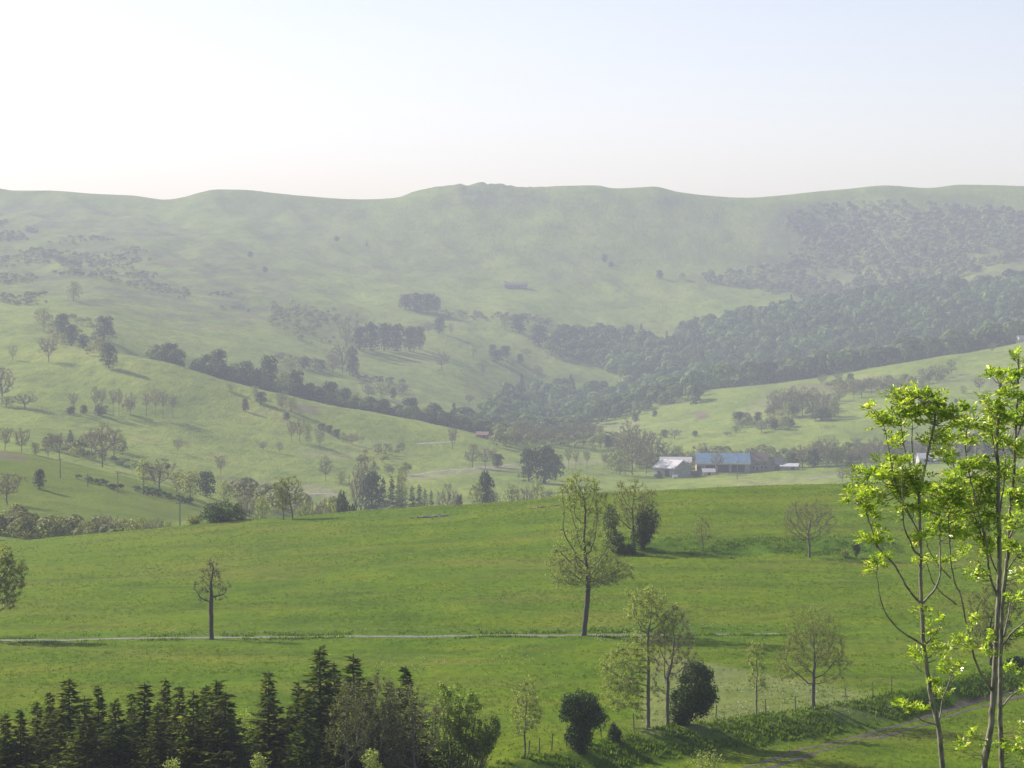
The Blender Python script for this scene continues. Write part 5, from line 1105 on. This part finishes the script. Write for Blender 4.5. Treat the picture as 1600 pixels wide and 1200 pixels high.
ash('ash_sapling', 'upright ash stem touching the right edge, leafiest at its top', 2.4, [
    (0.062, 0.024, 0.2, [(1566, 1205), (1563, 1110), (1564, 1020), (1566, 960), (1570, 915), (1576, 867), (1580, 799), (1587, 728), (1590, 672), (1593, 615), (1595, 562)]),
    (0.026, 0.012, -0.5, [(1564, 1012), (1579, 987), (1600, 966), (1620, 945)]), (0.022, 0.012, 0.5, [(1564, 1004), (1573, 985), (1581, 960), (1588, 930)]), (0.020, 0.010, 0.3, [(1563, 1108), (1582, 1089), (1602, 1076), (1625, 1066)]),
    (0.022, 0.010, 0.4, [(1578, 840), (1592, 810), (1606, 780), (1612, 740)]), (0.016, 0.008, -0.4, [(1574, 890), (1586, 868), (1600, 850)]), (0.018, 0.009, 0.2, [(1590, 680), (1600, 650), (1610, 610), (1612, 580)])],
    [(1595, 566, 8, 12, 1.2), (1602, 590, 14, 12, 1), (1583, 600, 12, 12, 1.1), (1590, 632, 16, 16, 1), (1607, 650, 14, 20, 1), (1585, 662, 16, 14, 1), (1578, 698, 16, 14, 1), (1598, 705, 16, 16, 1), (1590, 742, 18, 18, 1), (1580, 780, 16, 14, 0.9), (1600, 790, 14, 18, 1), (1585, 822, 18, 16, .9), (1572, 850, 14, 14, .8), (1598, 865, 14, 16, .8),
     (1590, 900, 14, 12, .7), (1592, 940, 12, 12, 0.8), (1574, 940, 9, 9, .6), (1592, 992, 12, 12, .8), (1582, 1048, 10, 12, 0.8), (1595, 1085, 12, 9, 0.6), (1585, 1170, 14, 14, 0.9), (1600, 1140, 10, 10, .6), (1600, 1190, 12, 10, .9)], 53)

# ------------------------------------------------------------------ grass, rank herbs, blossom
def blades(name, label, cat, P, hmin, hmax, wd, mat, seed, nb=3):
    rng = np.random.default_rng(seed); n = len(P); P = np.repeat(P, nb, 0) + np.concatenate([rng.normal(size=(n*nb, 2)) * 0.12, np.zeros((n*nb, 1))], 1)
    P[:, 2] = H(P[:, 0], P[:, 1]) - 0.02; n = len(P); h = rng.uniform(hmin, hmax, n); a = rng.random(n) * 6.28
    s = np.stack([np.cos(a), np.sin(a), a*0], 1) * (wd * rng.uniform(0.6, 1.3, n))[:, None]; l = np.stack([rng.normal(size=n)*0.35*h, rng.normal(size=n)*0.35*h, h], 1)
    V = np.stack([P - s, P + s, P + l*1.0], 1).reshape(-1, 3); o = mesh(name, V, np.arange(n*3).reshape(n, 3), mat); return tag(o, label, cat, kind='stuff')
rng = np.random.default_rng(77)
n = 60000; y = 150 + (445 - 150) * rng.random(n) ** 0.8; u = rng.uniform(-60, 1660, n); x = uX(u, y)
dens = np.clip(0.5 + 0.9 * fbm(x/9, y/5, 40, 3) + 0.5 * fbm(x/40, y/25, 41, 2), 0.05, 1); k = rng.random(n) < dens
blades('meadow_grass', 'short meadow grass covering the near fields', 'grass', np.column_stack([x[k], y[k], x[k]*0]), 0.08, 0.22, 0.06, M_GRASS, 1, 4)
P = []
n = 3600; u = rng.uniform(640, 1660, n); y = fence_y(u) - rng.uniform(-1.0, 6.5, n); k = fbm(uX(u, y)/5, y/3, 50, 3) > -0.25; P.append(np.column_stack([uX(u, y), y])[k])
n = 3200; u = rng.uniform(-60, 1300, n); y = np.where(rng.random(n) < 0.55, 263.0 + np.abs(rng.normal(0, 1.3, n)), 260.3 - np.abs(rng.normal(0, 0.5, n))); k = fbm(uX(u, y)/4, y/3, 51, 3) > -0.1; P.append(np.column_stack([uX(u, y), y])[k])
n = 2600; u = rng.uniform(940, 1400, n); y = rng.uniform(339, 354, n); k = fbm(uX(u, y)/4, y/3, 52, 3) > 0.0; P.append(np.column_stack([uX(u, y), y])[k])
P = np.concatenate(P); blades('rank_grass', 'taller dark grass and nettles on banks and lane verges', 'grass', np.column_stack([P, P[:, :1]*0]), 0.12, 0.36, 0.10, M_TUFT, 2, 4)
P = []
for (u0, u1, v0, v1, n, ym) in ((1050, 1330, 775, 850, 170, 350), (680, 860, 1025, 1045, 60, 160), (590, 700, 1030, 1060, 50, 160), (900, 1200, 975, 990, 90, 160), (930, 1010, 985, 1012, 120, 160), (1150, 1330, 1070, 1120, 260, 160), (990, 1180, 1105, 1135, 110, 160), (100, 900, 980, 992, 60, 160), (0, 1400, 780, 1180, 120, 160)):
    uu = rng.uniform(u0, u1, n); vv = rng.uniform(v0, v1, n)
    for a, b in zip(uu, vv):
        yy_ = locate(a, b, ym)
        if yy_ < 440: P.append((uX(a, yy_), yy_))
P = np.array(P); n = len(P); z = H(P[:, 0], P[:, 1]); st = np.repeat(np.column_stack([P, z + rng.uniform(0.2, 0.5, n)]), 3, 0) + rng.normal(size=(n*3, 3)) * 0.08
V, f = cards(st, rnd_dirs(rng, len(st)) + [0, -0.3, 1], 0.09 * rng.uniform(0.5, 1.4, len(st)), rng, 0.9)
tag(mesh('wild_flowers', V, f, M_FLOWER), 'scattered white umbels in the near meadow', 'flowers', kind='stuff')

# ------------------------------------------------------------------ the hazy air
m, nt, out = nmat('haze_air'); pv = N(nt, 'ShaderNodeVolumePrincipled')
pv.inputs['Density Attribute'].default_value = ''; pv.inputs['Color Attribute'].default_value = ''; pv.inputs['Temperature Attribute'].default_value = ''
pv.inputs['Density'].default_value = HAZE_DENSITY; pv.inputs['Color'].default_value = (0.49, 0.53, 0.68, 1); pv.inputs['Anisotropy'].default_value = 0.1
nt.links.new(pv.outputs[0], out.inputs['Volume'])
z0 = float(TZ.min()) - 1.0; z1 = float(TZ.max()) + 25; xm = float(np.abs(TX).max()) + 40
hz = MB().box(-xm, xm, -120, 6700, z0, z1).build('haze', m); tag(hz, 'pale haze filling the whole valley air', 'haze', kind='stuff')
hz.visible_shadow = True
print('things', len([o for o in S.objects if o.parent is None]), 'faces', sum(len(o.data.polygons) for o in S.objects if o.type == 'MESH'))
